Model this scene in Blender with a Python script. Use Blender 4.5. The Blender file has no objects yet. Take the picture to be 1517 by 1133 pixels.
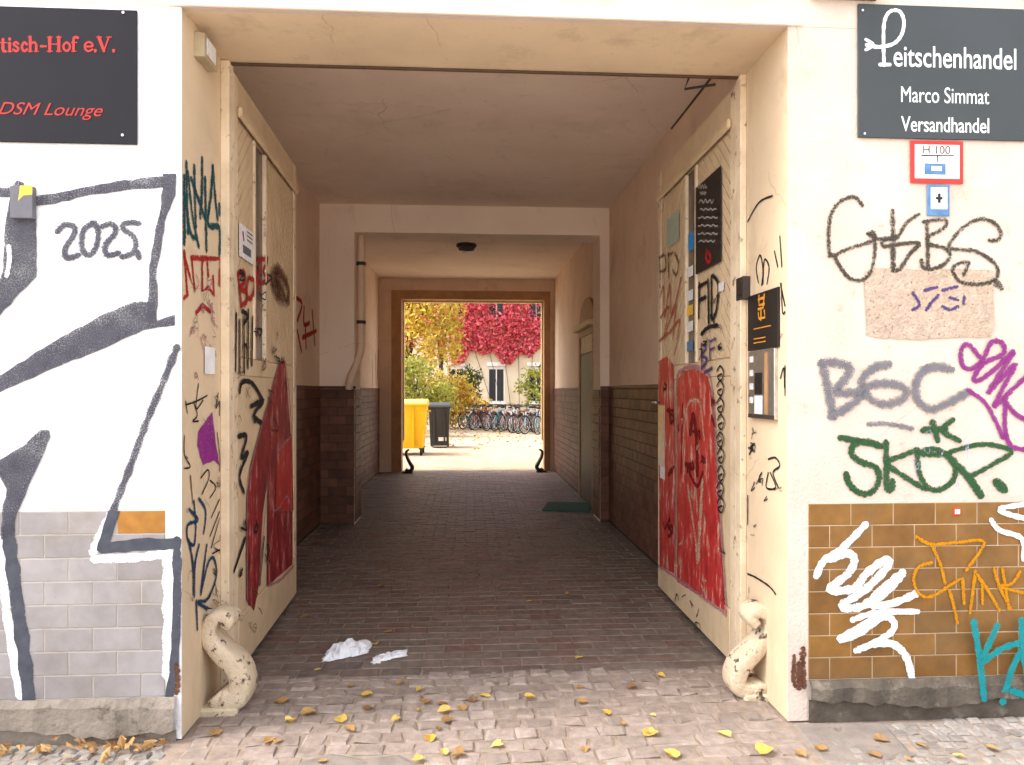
import bpy, math, random
import numpy as np
from mathutils import Vector, Matrix
from mathutils.geometry import tessellate_polygon
R = random.Random(7)
SC = bpy.context.scene
COL = SC.collection
# ------------------------------------------------------------------ camera, light, exposure
F = 1050.0                       # focal length in photo pixels (photo 1517 x 1133)
TH = math.atan(64 / F)           # the camera is turned a little to the right of the passage axis
HC = 1.57                        # eye height
cam = bpy.data.objects.new('camera', bpy.data.cameras.new('camera'))
COL.objects.link(cam)
cam.location = (0, 0, HC)
cam.rotation_euler = (math.pi / 2, 0, -TH)
cam.data.sensor_width = 36
cam.data.lens = 36 * F / 1517
cam.data.shift_y = 13.5 / 1517
cam.data.clip_end = 500
SC.camera = cam
SUN_EL, SUN_AZ = math.radians(52), math.radians(274)      # azimuth clockwise from +Y
wd = bpy.data.worlds.new('World'); SC.world = wd; wd.use_nodes = True
wn = wd.node_tree; bg = wn.nodes['Background']
sky = wn.nodes.new('ShaderNodeTexSky'); sky.sky_type = 'NISHITA'; sky.sun_disc = False
sky.sun_elevation = SUN_EL; sky.sun_rotation = SUN_AZ
sky.air_density = 1.0; sky.dust_density = 4.0; sky.ozone_density = 0.6
hs = wn.nodes.new('ShaderNodeHueSaturation'); hs.inputs['Saturation'].default_value = 0.25
wn.links.new(sky.outputs[0], hs.inputs['Color']); wn.links.new(hs.outputs[0], bg.inputs['Color'])
bg.inputs['Strength'].default_value = 0.15
sl = bpy.data.lights.new('sun', 'SUN'); sl.energy = 1.0; sl.angle = math.radians(30); sl.color = (1, .93, .84)
sun = bpy.data.objects.new('sun', sl); COL.objects.link(sun)
sd = Vector((math.sin(SUN_AZ) * math.cos(SUN_EL), math.cos(SUN_AZ) * math.cos(SUN_EL), math.sin(SUN_EL)))
sun.rotation_euler = sd.to_track_quat('Z', 'Y').to_euler()
SC.view_settings.view_transform = 'Standard'; SC.view_settings.look = 'None'
SC.view_settings.gamma = 1.0; SC.view_settings.use_curve_mapping = False
SC.view_settings.exposure = 2.4
SC.cycles.max_bounces = 14; SC.cycles.diffuse_bounces = 8; SC.cycles.transparent_max_bounces = 24
SC.cycles.use_denoising = True; SC.cycles.sample_clamp_indirect = 8
# ------------------------------------------------------------------ photo pixel -> place
CS, SN = math.cos(TH), math.sin(TH)
def ray(px, py):
    u = (px - 758.5) / F
    return Vector((SN + u * CS, CS - u * SN, -(py - 580) / F))
def onY(px, py, Y): d = ray(px, py); return Vector((0, 0, HC)) + d * (Y / d.y)
def onX(px, py, X): d = ray(px, py); return Vector((0, 0, HC)) + d * (X / d.x)
def onZ(px, py, Z): d = ray(px, py); return Vector((0, 0, HC)) + d * ((Z - HC) / d.z)
# main planes, from where things meet the ground
D = 3.29                         # facade
YB = 3.84                        # back of the reveal
XL, XR = -1.297, 1.517           # reveal sides
ZL = 3.31                        # lintel underside
WL, WR = -1.75, 1.69             # passage side walls
ZC = 3.78                        # passage ceiling
YP0, YP1 = 8.45, 8.92            # cross beam and its piers
YF0, YF1 = 13.95, 14.25          # back wall of the building
DADO = 1.635
# ------------------------------------------------------------------ node helpers
def rgb(c): return (c[0], c[1], c[2], 1)
class NT:
    def __init__(s, name):
        s.m = bpy.data.materials.new(name); s.m.use_nodes = True; s.t = s.m.node_tree
        s.b = s.t.nodes['Principled BSDF']
    def n(s, ty, **kw):
        o = s.t.nodes.new(ty)
        for k, v in kw.items(): setattr(o, k, v)
        return o
    def l(s, a, b): s.t.links.new(a, b)
    def math(s, op, a, b=None, c=None):
        o = s.n('ShaderNodeMath', operation=op)
        for i, v in enumerate((a, b, c)):
            if v is None: continue
            if isinstance(v, (int, float)): o.inputs[i].default_value = v
            else: s.l(v, o.inputs[i])
        return o.outputs[0]
    def noise(s, scale, detail=4, rough=.6, vec=None):
        o = s.n('ShaderNodeTexNoise'); o.inputs['Scale'].default_value = scale
        o.inputs['Detail'].default_value = detail; o.inputs['Roughness'].default_value = rough
        s.l(vec if vec is not None else s.pos(), o.inputs['Vector']); return o.outputs['Fac']
    def pos(s):
        if not hasattr(s, '_p'): s._p = s.n('ShaderNodeNewGeometry').outputs['Position']
        return s._p
    def ramp(s, fac, stops):
        o = s.n('ShaderNodeValToRGB'); e = o.color_ramp.elements
        while len(e) < len(stops): e.new(.5)
        for el, (p, c) in zip(e, stops): el.position = p; el.color = rgb(c) if len(c) == 3 else c
        s.l(fac, o.inputs[0]); return o.outputs[0]
    def mix(s, fac, a, b, mode='MIX'):
        o = s.n('ShaderNodeMix', data_type='RGBA', blend_type=mode)
        for i, v in ((0, fac), (6, a), (7, b)):
            if isinstance(v, (int, float)): o.inputs[i].default_value = v
            elif isinstance(v, tuple): o.inputs[i].default_value = rgb(v)
            else: s.l(v, o.inputs[i])
        return o.outputs[2]
    def bump(s, h, strength, dist=.01):
        o = s.n('ShaderNodeBump'); o.inputs['Strength'].default_value = strength; o.inputs['Distance'].default_value = dist
        s.l(h, o.inputs['Height']); s.l(o.outputs[0], s.b.inputs['Normal'])
    def rnd(s):
        oi = s.n('ShaderNodeObjectInfo').outputs['Random']
        ri = s.n('ShaderNodeNewGeometry').outputs['Random Per Island']
        return s.math('FRACT', s.math('ADD', s.math('MULTIPLY', oi, 7.31), ri))
def surf(name, col, col2=None, rough=.8, nscale=3, lo=.4, hi=.65, stain=None, sscale=2.2, slo=.58, shi=.72, bscale=80, bstr=.25, bdist=.004, metal=0, spec=.25, speck=None, crack=0):
    s = NT(name); col2 = col2 or tuple(c * .85 for c in col)
    c = s.ramp(s.noise(nscale, 6), [(lo, col), (hi, col2)])
    if stain: c = s.mix(s.ramp(s.noise(sscale, 8, .7), [(slo, (0, 0, 0)), (shi, (1, 1, 1))]), c, stain)
    if speck:      # knocks, drips and grime with a shape of their own
        c = s.mix(s.ramp(s.noise(38, 7, .8), [(.63, (0, 0, 0)), (.70, (.8, .8, .8))]), c, speck)
        mp = s.n('ShaderNodeMapping'); mp.inputs['Scale'].default_value = (1, 1, .16); s.l(s.pos(), mp.inputs[0])
        c = s.mix(s.ramp(s.noise(5, 6, .7, mp.outputs[0]), [(.56, (0, 0, 0)), (.80, (.4, .4, .4))]), c, speck)
    if crack:
        vo = s.n('ShaderNodeTexVoronoi', feature='DISTANCE_TO_EDGE'); vo.inputs['Scale'].default_value = crack
        wv = s.n('ShaderNodeMix', data_type='VECTOR'); wv.inputs[0].default_value = .12
        nz = s.n('ShaderNodeTexNoise'); nz.inputs['Scale'].default_value = 3; nz.inputs['Detail'].default_value = 6; s.l(s.pos(), nz.inputs['Vector'])
        s.l(s.pos(), wv.inputs[4]); s.l(nz.outputs['Color'], wv.inputs[5]); s.l(wv.outputs[1], vo.inputs['Vector'])
        k = s.math('MULTIPLY', s.math('LESS_THAN', vo.outputs['Distance'], .0022), s.math('GREATER_THAN', s.noise(1.7), .52))
        c = s.mix(s.math('MULTIPLY', k, .32), c, tuple(x * .35 for x in col))
    s.l(c, s.b.inputs['Base Color']); s.b.inputs['Roughness'].default_value = rough; s.b.inputs['Metallic'].default_value = metal
    s.b.inputs['Specular IOR Level'].default_value = spec
    if bstr: s.bump(s.noise(bscale, 5), bstr, bdist)
    return s.m
def pieces(name, stops, rough=.5, grain=14, gamt=.35, bscale=90, bstr=.2, bdist=.003, spec=.5, rlo=None, dirt=None, dlo=.5, dhi=.75, damt=.7):
    s = NT(name)
    c = s.ramp(s.rnd(), stops)
    g = s.ramp(s.noise(grain, 5), [(.3, (1 - gamt,) * 3), (.7, (1, 1, 1))])
    c = s.mix(1.0, c, g, 'MULTIPLY')
    if dirt:
        c = s.mix(s.ramp(s.noise(3.2, 8, .72), [(dlo, (0, 0, 0)), (dhi, (damt,) * 3)]), c, dirt)
        c = s.mix(s.ramp(s.noise(42, 6, .8), [(.64, (0, 0, 0)), (.70, (.7,) * 3)]), c, tuple(x * .55 for x in dirt))
    s.l(c, s.b.inputs['Base Color'])
    s.b.inputs['Specular IOR Level'].default_value = spec
    if rlo: s.l(s.ramp(s.noise(grain * 1.5), [(.35, (rlo,) * 3), (.65, (rough,) * 3)]), s.b.inputs['Roughness'])
    else: s.b.inputs['Roughness'].default_value = rough
    if bstr: s.bump(s.noise(bscale, 5), bstr, bdist)
    return s.m
def spray(name, col, cover=.5, soft=.25, grain=160, rough=.7, col2=None):
    """paint on a rough wall: UV.y runs across the stroke, grain lets the wall show through"""
    s = NT(name)
    uv = s.n('ShaderNodeUVMap').outputs[0]; sp = s.n('ShaderNodeSeparateXYZ'); s.l(uv, sp.inputs[0])
    e = s.math('MULTIPLY', s.math('ABSOLUTE', s.math('SUBTRACT', sp.outputs['Y'], .5)), 2)
    body = s.math('DIVIDE', s.math('SUBTRACT', 1.0, e), min(1.0, soft * 1.5))
    nz = s.noise(grain, 3, .7); n2 = s.noise(6, 4)
    a = s.math('ADD', s.math('MINIMUM', body, 1.0), s.math('MULTIPLY', s.math('SUBTRACT', nz, cover), 5.0))
    a = s.math('ADD', a, s.math('MULTIPLY', s.math('SUBTRACT', n2, .5), 1.3))
    al = s.n('ShaderNodeClamp'); s.l(a, al.inputs[0]); s.l(al.outputs[0], s.b.inputs['Alpha'])
    c = s.ramp(s.noise(22, 4), [(.35, col), (.7, col2 or tuple(x * .8 for x in col))])
    s.l(c, s.b.inputs['Base Color']); s.b.inputs['Roughness'].default_value = rough; s.b.inputs['Specular IOR Level'].default_value = .12
    return s.m
M = {}
M['plaster_white'] = surf('plaster_white', (0.759, 0.742, 0.742), (0.632, 0.621, 0.621), .9, 3.5, stain=(0.276, 0.247, 0.230), sscale=16, slo=.66, shi=.74, bscale=55, bstr=.7, bdist=.008, crack=.9)
M['plaster_pink'] = surf('plaster_pink', (0.594, 0.482, 0.410), (0.513, 0.410, 0.342), .9, 3.5, lo=.38, hi=.7, stain=(0.343, 0.257, 0.189), sscale=7, slo=.60, shi=.78, bscale=55, bstr=.7, bdist=.008, crack=.9)
M['reveal'] = surf('cream_paint', (.64, .495, .335), (.56, .43, .29), .65, 1.6, stain=(.40, .30, .20), sscale=3.5, slo=.56, shi=.82, bscale=25, bstr=.25, bdist=.004, speck=(.25, .18, .12), crack=1.1)
M['passage_wall'] = surf('passage_plaster', (0.770, 0.583, 0.429), (0.682, 0.506, 0.374), .8, 1.2, stain=(0.495, 0.363, 0.264), sscale=1.6, slo=.55, shi=.8, bscale=30, bstr=.3, crack=.6, speck=(0.374, 0.275, 0.209))
M['pier'] = surf('pier_plaster', (.84, .70, .57), (.79, .65, .53), .8, 1.5, stain=(.62, .49, .40), sscale=2, slo=.6, shi=.85, bscale=30, bstr=.25, crack=.6, speck=(.34, .25, .19))
M['ceiling'] = surf('ceiling_plaster', (.82, .68, .565), (.74, .605, .50), .9, .8, stain=(0.609, 0.462, 0.378), sscale=1.1, slo=.55, shi=.85, bscale=30, bstr=.2, crack=.6, speck=(.34, .25, .19))
M['mortar_light'] = surf('mortar_light', (.40, .35, .29), (.3, .26, .21), .9, 20)
M['mortar_tan'] = surf('mortar_tan', (0.345, 0.247, 0.158), (0.450, 0.345, 0.240), .9, 8)
M['mortar_dark'] = surf('mortar_dark', (.085, .06, .048), (.05, .035, .03), .9, 20)
M['concrete'] = surf('plinth_concrete', (0.112, 0.090, 0.069), (0.060, 0.048, 0.038), .9, 7, stain=(0.210, 0.173, 0.135), sscale=9, slo=.56, shi=.72, bscale=30, bstr=.8, bdist=.01)
M['concrete_pale'] = surf('painted_plinth', (0.253, 0.211, 0.174), (0.179, 0.148, 0.118), .9, 7, stain=(0.095, 0.074, 0.058), sscale=9, slo=.54, shi=.66, bscale=30, bstr=.8, bdist=.01)
M['tile_ochre'] = pieces('ochre_glazed_tile', [(0, (0.200, 0.096, 0.030)), (.3, (0.240, 0.115, 0.032)), (.6, (0.192, 0.102, 0.037)), (.85, (0.264, 0.128, 0.034)), (1, (0.208, 0.109, 0.038))], .4, 7, .38, 40, .12, spec=.12, dirt=(.13, .085, .05), dlo=.48, dhi=.78)
M['tile_painted'] = pieces('overpainted_tile', [(0, (.30, .275, .27)), (.5, (.36, .33, .325)), (1, (.27, .245, .24))], .5, 5, .3, 40, .2, spec=.2, dirt=(.19, .145, .115), dlo=.47, dhi=.8)
M['tile_orange'] = pieces('bare_orange_tile', [(0, (0.405, 0.180, 0.039)), (1, (0.405, 0.180, 0.039))], .35, 9, .4, 40, .12, spec=.15)
M['dado'] = pieces('brown_glazed_tile', [(0, (0.149, 0.068, 0.042)), (.5, (0.216, 0.095, 0.059)), (1, (0.112, 0.050, 0.034))], .5, 6, .4, 40, .25, spec=.16)
M['paver'] = pieces('clinker_paver', [(0, (0.167, 0.132, 0.108)), (.3, (0.211, 0.167, 0.140)), (.5, (0.178, 0.108, 0.086)), (.7, (0.200, 0.153, 0.125)), (1, (0.151, 0.114, 0.095))], .62, 16, .45, 70, .5, .004, spec=.24, rlo=.42, dirt=(.23, .185, .155), dlo=.5, dhi=.8)
M['sett'] = pieces('granite_sett', [(0, (0.293, 0.231, 0.192)), (.4, (0.360, 0.285, 0.239)), (.7, (0.269, 0.209, 0.174)), (1, (0.407, 0.325, 0.281))], .8, 18, .4, 60, .7, .006, spec=.2, dirt=(.17, .135, .11), dlo=.46, dhi=.72)
M['cobble'] = pieces('mosaic_cobble', [(0, (0.240, 0.214, 0.192)), (.5, (0.336, 0.302, 0.276)), (1, (0.186, 0.162, 0.144))], .75, 22, .35, 70, .5, .004, dirt=(.16, .125, .10), dlo=.45, dhi=.7)
M['joint'] = surf('sandy_joint', (0.285, 0.219, 0.171), (0.211, 0.158, 0.124), .95, 14, bscale=120, bstr=.6)
M['asphalt'] = surf('asphalt_patch', (.235, .195, .168), (.17, .14, .12), .95, 9, stain=(.11, .09, .075), sscale=12, bscale=150, bstr=.7, bdist=.005)
M['street'] = surf('pale_granite_street', (.50, .46, .41), (.42, .39, .35), .9, 1)
M['gravel'] = surf('courtyard_gravel', (.34, .275, .205), (.26, .205, .15), .95, 2, stain=(.34, .22, .08), sscale=9, slo=.5, shi=.66, bscale=40, bstr=.8, bdist=.02)
M['door'] = surf('door_paint', (.62, .47, .30), (.54, .40, .25), .55, 4, stain=(.25, .17, .11), sscale=11, slo=.63, shi=.72, bscale=40, bstr=.2, speck=(.24, .16, .10))
M['door_edge'] = surf('door_edge_paint', (.72, .58, .41), (.6, .47, .32), .55, 6, stain=(.22, .14, .09), sscale=14, slo=.58, shi=.66, bscale=40, bstr=.25, speck=(.24, .16, .10))
M['scroll'] = surf('scroll_paint', (.62, .50, .36), (.52, .41, .28), .75, 8, stain=(.09, .06, .045), sscale=15, slo=.56, shi=.60, bscale=45, bstr=1, bdist=.012, speck=(.2, .12, .07))
M['rust'] = surf('rusty_iron', (0.090, 0.036, 0.021), (0.053, 0.024, 0.015), .8, 14, stain=(0.675, 0.510, 0.360), sscale=16, slo=.52, shi=.60, bscale=60, bstr=.5)
M['iron'] = surf('dark_iron', (.045, .035, .03), None, .6, 10, bstr=.2)
M['black_stone'] = surf('black_paint', (.03, .022, .018), None, .5, 8, bstr=.2)
M['wood_frame'] = surf('brown_wood', (.42, .23, .10), (.33, .17, .075), .6, 6, bscale=30, bstr=.2)
M['side_door'] = surf('dark_brown_door', (.09, .05, .03), None, .5, 6, spec=.2)
M['wood_pale_lit'] = surf('pale_wood_and_lit_edge', (.72, .58, .32), None, .6, 6)  # pale wood, also the colour of the painted-in light on the courtyard frame
M['glass'] = surf('dusty_glass', (.10, .075, .06), (.16, .125, .10), .25, 6, bstr=0)
M['sign_black'] = surf('black_acrylic', (.014, .012, .015), None, .3, 3, bstr=0, spec=.15)
M['sign_grey'] = surf('slate_grey_panel', (0.040, 0.046, 0.050), (0.035, 0.041, 0.044), .5, 3, bstr=0, spec=.3)
M['sign_dark'] = surf('black_panel', (.018, .014, .013), None, .45, 3, bstr=0)
M['white'] = surf('white_print', (.82, .82, .82), None, .5, 5, bstr=0)
M['off_white'] = surf('worn_white_print', (.74, .72, .70), (.6, .57, .55), .6, 40, bstr=0)
M['red'] = surf('red_print', (.62, .035, .03), None, .5, 5, bstr=0)
M['blue'] = surf('blue_print', (0.060, 0.150, 0.300), (0.100, 0.200, 0.380), .5, 30, bstr=0)
M['bright_blue'] = surf('bright_blue', (.02, .22, .55), None, .5, 30, bstr=0)
M['yellow'] = surf('yellow_sticker', (.78, .46, .06), None, .5, 30, bstr=0)
M['orange'] = surf('orange_print', (.65, .28, .03), (.5, .2, .02), .5, 60, bstr=0)
M['pale_green'] = surf('pale_green_print', (.36, .42, .32), None, .6, 30, bstr=0)
M['steel'] = surf('brushed_steel', (.62, .60, .58), (.5, .48, .46), .32, 30, bstr=.1, metal=.9)
M['plastic_beige'] = surf('aged_plastic', (.42, .34, .22), None, .5, 10, bstr=.1)
M['grey_paint'] = surf('grey_overpaint', (.13, .125, .145), None, .6, 10, bstr=.3)
M['mat'] = surf('green_doormat', (.05, .13, .10), (.04, .10, .08), .95, 30, bscale=200, bstr=.8)
M['rubber'] = surf('black_rubber', (.02, .02, .02), None, .7, 10, bstr=.1)
M['bin_yellow'] = surf('yellow_plastic', (.78, .47, .015), None, .4, 3, bstr=.05)
M['lid_yellow'] = surf('pale_yellow_lid', (.80, .62, .10), None, .4, 3, bstr=.05)
M['bin_black'] = surf('charcoal_plastic', (.035, .034, .036), None, .45, 3, bstr=.05)
M['paper'] = surf('crumpled_plastic', (.74, .74, .76), (.66, .66, .68), .6, 30, bscale=60, bstr=.5)
M['far_wall'] = surf('far_plaster', (.70, .60, .44), (.62, .52, .38), .9, 1, stain=(.5, .4, .28), bscale=20, bstr=.3)
M['far_glass'] = surf('far_window_glass', (.03, .035, .04), None, .12, 2, bstr=0)
M['bark'] = surf('bark', (.09, .065, .045), (.05, .04, .03), .9, 12, bscale=30, bstr=.7)
M['charcoal'] = spray('charcoal_spray', (0.050, 0.049, 0.065), .50, .3, 190, col2=(0.075, 0.073, 0.090))
M['charcoal_flat'] = spray('charcoal_roller', (0.053, 0.056, 0.070), .36, .2, 60, col2=(0.075, 0.079, 0.094))
M['grey_spray'] = spray('grey_spray', (0.150, 0.146, 0.165), .50, .45, 190)
M['white_spray'] = spray('white_spray', (.72, .72, .74), .36, .35, 120)
M['teal_spray'] = spray('teal_spray', (.010, .062, .075), .46, .45, 120)
M['red_spray'] = spray('red_spray', (0.380, 0.018, 0.016), .45, .4, 90, col2=(0.253, 0.014, 0.014))
M['orange_red_spray'] = spray('orange_red_spray', (.42, .07, .035), .52, .5, 120)
M['dark_red'] = spray('maroon_spray', (.15, .010, .012), .46, .3, 70)
M['brown_spray'] = spray('brown_spray', (.12, .045, .025), .52, .5, 120)
M['olive_spray'] = spray('olive_black_spray', (0.054, 0.046, 0.034), .46, .75, 150)
M['black_spray'] = spray('black_marker', (.018, .018, .02), .36, .3, 140)
M['green_spray'] = spray('green_spray', (0.026, 0.075, 0.029), .43, .35, 150)
M['magenta_spray'] = spray('magenta_spray', (0.207, 0.029, 0.166), .42, .35, 150)
M['violet_spray'] = spray('violet_spray', (0.075, 0.042, 0.150), .46, .5, 120)
M['blue_spray'] = spray('blue_spray', (.010, .04, .09), .44, .45, 130)
M['amber_spray'] = spray('amber_spray', (0.480, 0.195, 0.006), .44, .45, 120)
M['cyan_spray'] = spray('cyan_spray', (0.012, 0.217, 0.232), .40, .35, 120)
M['pink_spray'] = spray('pink_spray', (.42, .17, .20), .52, .6, 120)
M['cream_spray'] = spray('bare_cream_scratch', (.50, .38, .25), .54, .5, 70)
# ------------------------------------------------------------------ object helpers
WM = {}
def link(o, parent=None, local=False):
    COL.objects.link(o)
    if parent is not None:
        o.parent = parent
        if not local: o.matrix_parent_inverse = WM[parent.name].inverted()
    WM[o.name] = Matrix.Identity(4)
    return o
def tag(o, label=None, cat=None, group=None, kind=None):
    for k, v in (('label', label), ('category', cat), ('group', group), ('kind', kind)):
        if v: o[k] = v
    return o
def thing(name, label, cat, loc=(0, 0, 0), rz=0, group=None):
    o = bpy.data.objects.new(name, None); COL.objects.link(o); o.location = loc; o.rotation_euler = (0, 0, rz)
    o.empty_display_size = .1
    WM[o.name] = Matrix.Translation(loc) @ Matrix.Rotation(rz, 4, 'Z')
    return tag(o, label, cat, group)
def mesh(name, vs, fs, mat, smooth=False, uv=None):
    me = bpy.data.meshes.new(name); me.from_pydata([tuple(v) for v in vs], [], fs)
    for m in (mat if isinstance(mat, list) else [mat]): me.materials.append(m)
    if smooth: me.polygons.foreach_set('use_smooth', [True] * len(me.polygons))
    if uv:
        L = me.uv_layers.new(name='UVMap')
        L.data.foreach_set('uv', [c for lp in me.loops for c in uv[lp.vertex_index]])
    me.validate(); me.update(); return me
def obj(name, vs, fs, mat, parent=None, smooth=False, uv=None, local=False):
    return link(bpy.data.objects.new(name, mesh(name, vs, fs, mat, smooth, uv)), parent, local)
class MB:
    """collects shapes into one mesh"""
    def __init__(s): s.v = []; s.f = []
    def add(s, vs, fs): k = len(s.v); s.v += [Vector(v) for v in vs]; s.f += [tuple(i + k for i in f) for f in fs]; return s
    def box(s, x0, x1, y0, y1, z0, z1, b=0):
        if b <= 0:
            return s.add([(x, y, z) for z in (z0, z1) for y in (y0, y1) for x in (x0, x1)],
                         [(0, 2, 3, 1), (4, 5, 7, 6), (0, 1, 5, 4), (2, 6, 7, 3), (0, 4, 6, 2), (1, 3, 7, 5)])
        import bmesh
        bm = bmesh.new(); bmesh.ops.create_cube(bm, size=1)
        for v in bm.verts: v.co = Vector(((x0 + x1) / 2 + v.co.x * (x1 - x0), (y0 + y1) / 2 + v.co.y * (y1 - y0), (z0 + z1) / 2 + v.co.z * (z1 - z0)))
        bmesh.ops.bevel(bm, geom=bm.edges[:], offset=b, segments=1, affect='EDGES', profile=.5)
        bm.verts.index_update(); s.add([v.co for v in bm.verts], [tuple(v.index for v in f.verts) for f in bm.faces]); bm.free(); return s
    def tube(s, pts, r, seg=8, flat=None, cap=True):
        """pts 3D; r number or list; flat = (axis vector, half depth) gives an elliptical section"""
        pts = [Vector(p) for p in pts]; n = len(pts); rr = r if isinstance(r, (list, tuple)) else [r] * n
        rings = []; prev = None
        for i, p in enumerate(pts):
            t = (pts[min(i + 1, n - 1)] - pts[max(i - 1, 0)]).normalized()
            if flat: b = Vector(flat[0]).normalized(); a = b.cross(t).normalized()
            else:
                a = (prev - t * prev.dot(t)) if prev is not None else t.orthogonal()
                a = a.normalized(); b = t.cross(a); prev = a
            sq = (lambda v: math.copysign(abs(v) ** .45, v)) if flat else (lambda v: v)
            rings.append([p + a * rr[i] * sq(math.cos(k * 2 * math.pi / seg)) + b * (flat[1] if flat else rr[i]) * sq(math.sin(k * 2 * math.pi / seg)) for k in range(seg)])
        vs = [v for q in rings for v in q]
        fs = [(i * seg + k, i * seg + (k + 1) % seg, (i + 1) * seg + (k + 1) % seg, (i + 1) * seg + k) for i in range(n - 1) for k in range(seg)]
        if cap: fs += [tuple(range(seg))[::-1], tuple((n - 1) * seg + k for k in range(seg))]
        return s.add(vs, fs)
    def torus(s, c, axis, R0, r, n=28, m=6):
        axis = Vector(axis).normalized(); a = axis.orthogonal().normalized(); b = axis.cross(a); c = Vector(c); vs = []
        for i in range(n):
            d = a * math.cos(i * 2 * math.pi / n) + b * math.sin(i * 2 * math.pi / n)
            vs += [c + d * (R0 + r * math.cos(j * 2 * math.pi / m)) + axis * r * math.sin(j * 2 * math.pi / m) for j in range(m)]
        return s.add(vs, [(i * m + j, ((i + 1) % n) * m + j, ((i + 1) % n) * m + (j + 1) % m, i * m + (j + 1) % m) for i in range(n) for j in range(m)])
    def obj(s, name, mat, parent=None, smooth=False, local=False): return obj(name, s.v, s.f, mat, parent, smooth, None, local)
def box(name, x0, x1, y0, y1, z0, z1, mat, parent=None, b=0): return MB().box(x0, x1, y0, y1, z0, z1, b).obj(name, mat, parent)
def spline(pts, sub=5):
    P = [Vector(p) for p in pts]; out = []
    if len(P) < 3: return P
    for i in range(len(P) - 1):
        a, b, c, d = P[max(i - 1, 0)], P[i], P[i + 1], P[min(i + 2, len(P) - 1)]
        for k in range(sub):
            t = k / sub
            out.append(.5 * ((2 * b) + (c - a) * t + (2 * a - 5 * b + 4 * c - d) * t * t + (3 * b - a - 3 * c + d) * t ** 3))
    return out + [P[-1]]
class Surface:
    """a flat painted face: pixel -> (u, v) metres on it and back to 3D"""
    def __init__(s, o, u, n, off=.003):
        s.o = Vector(o); s.u = Vector(u).normalized(); s.v = Vector((0, 0, 1)); s.n = Vector(n).normalized(); s.k = off; s.wf = 1.0 if abs(s.n.y) > .5 else 1.7; s.lim = None
    def uv(s, px, py):
        d = ray(px, py); c = Vector((0, 0, HC)); t = (s.o - c).dot(s.n) / d.dot(s.n); p = c + d * t - s.o; uu = p.dot(s.u)
        if s.lim: uu = min(max(uu, s.lim[0]), s.lim[1])
        return Vector((uu, p.dot(s.v), t / F))
    def at(s, u, v, k): return s.o + s.u * u + s.v * v + s.n * k
    def layer(s): s.k += .00006; return s.k
def zm(pts, ox, oy, sc): return [(ox + x / sc, oy + y / sc) for x, y in pts]
def ragged(q):
    out = []
    for i, a in enumerate(q):
        b = q[(i + 1) % len(q)]; n = max(1, int((b - a).length / .03))
        for k in range(n):
            p = a.lerp(b, k / n)
            if k: p.x += R.uniform(-.0035, .0035); p.y += R.uniform(-.0035, .0035)
            out.append(p)
    return out
def graffiti(sf, strokes, mat, parent, label=None, fills=(), smooth=True):
    """strokes: (pixel points, pixel width); fills: pixel outlines. One tag = one mesh."""
    if len(fills) > 1 or (fills and strokes):
        for q in fills: graffiti(sf, [], mat, parent, label, [q], smooth)
        return graffiti(sf, strokes, mat, parent, label, (), smooth) if strokes else None
    vs, fs, uv = [], [], []
    for pts in fills:
        k = sf.layer(); q = ragged([sf.uv(*p) for p in pts]); b = len(vs)
        vs += [sf.at(a.x, a.y, k) for a in q]; uv += [(0, .5)] * len(q)
        fs += [tuple(b + i for i in t) for t in tessellate_polygon([[Vector((a.x, a.y, 0)) for a in q]])]
    for pts, w in strokes:
        k = sf.layer(); q = [sf.uv(*p) for p in pts]
        sc = sum(a.z for a in q) / len(q); hw = w * sc / 2 * sf.wf * 1.14
        c = [Vector((a.x, a.y)) for a in q]
        if smooth: c = [Vector((a.x, a.y)) for a in spline([(p.x, p.y, 0) for p in c], 5)]
        d = [c[0]]
        for p in c[1:]:
            if (p - d[-1]).length > 1e-4: d.append(p)
        c = d
        if len(c) < 2: continue
        b = len(vs); n = len(c); L = 0
        t0 = (c[1] - c[0]).normalized(); t1 = (c[-1] - c[-2]).normalized()
        ext = [(c[0] - t0 * hw, .02, 0)] + [(c[0] - t0 * hw * .7, .7, .3)] + [(p, 1, .5) for p in c] + [(c[-1] + t1 * hw * .7, .7, .3), (c[-1] + t1 * hw, .02, 0)]
        for i, (p, wf, e) in enumerate(ext):
            t = (ext[min(i + 1, len(ext) - 1)][0] - ext[max(i - 1, 0)][0])
            t = t.normalized() if t.length > 1e-9 else t0
            nn = Vector((-t.y, t.x)) * hw * wf * (1 + .16 * math.sin(i * .55 + len(vs)) + R.uniform(-.07, .07)); kk = k + .00005 * i / len(ext)
            for sgn, vv in ((1, 0), (0, .5 if e >= .3 else .1), (-1, 1)):
                a = p + nn * sgn; vs.append(sf.at(a.x, a.y, kk)); uv.append((i * .1, vv))
            if i:
                o = b + (i - 1) * 3
                fs += [(o, o + 3, o + 4, o + 1), (o + 1, o + 4, o + 5, o + 2)]
    return tag(obj('graffiti_tag', vs, fs, mat, parent, False, uv), label)
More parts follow.
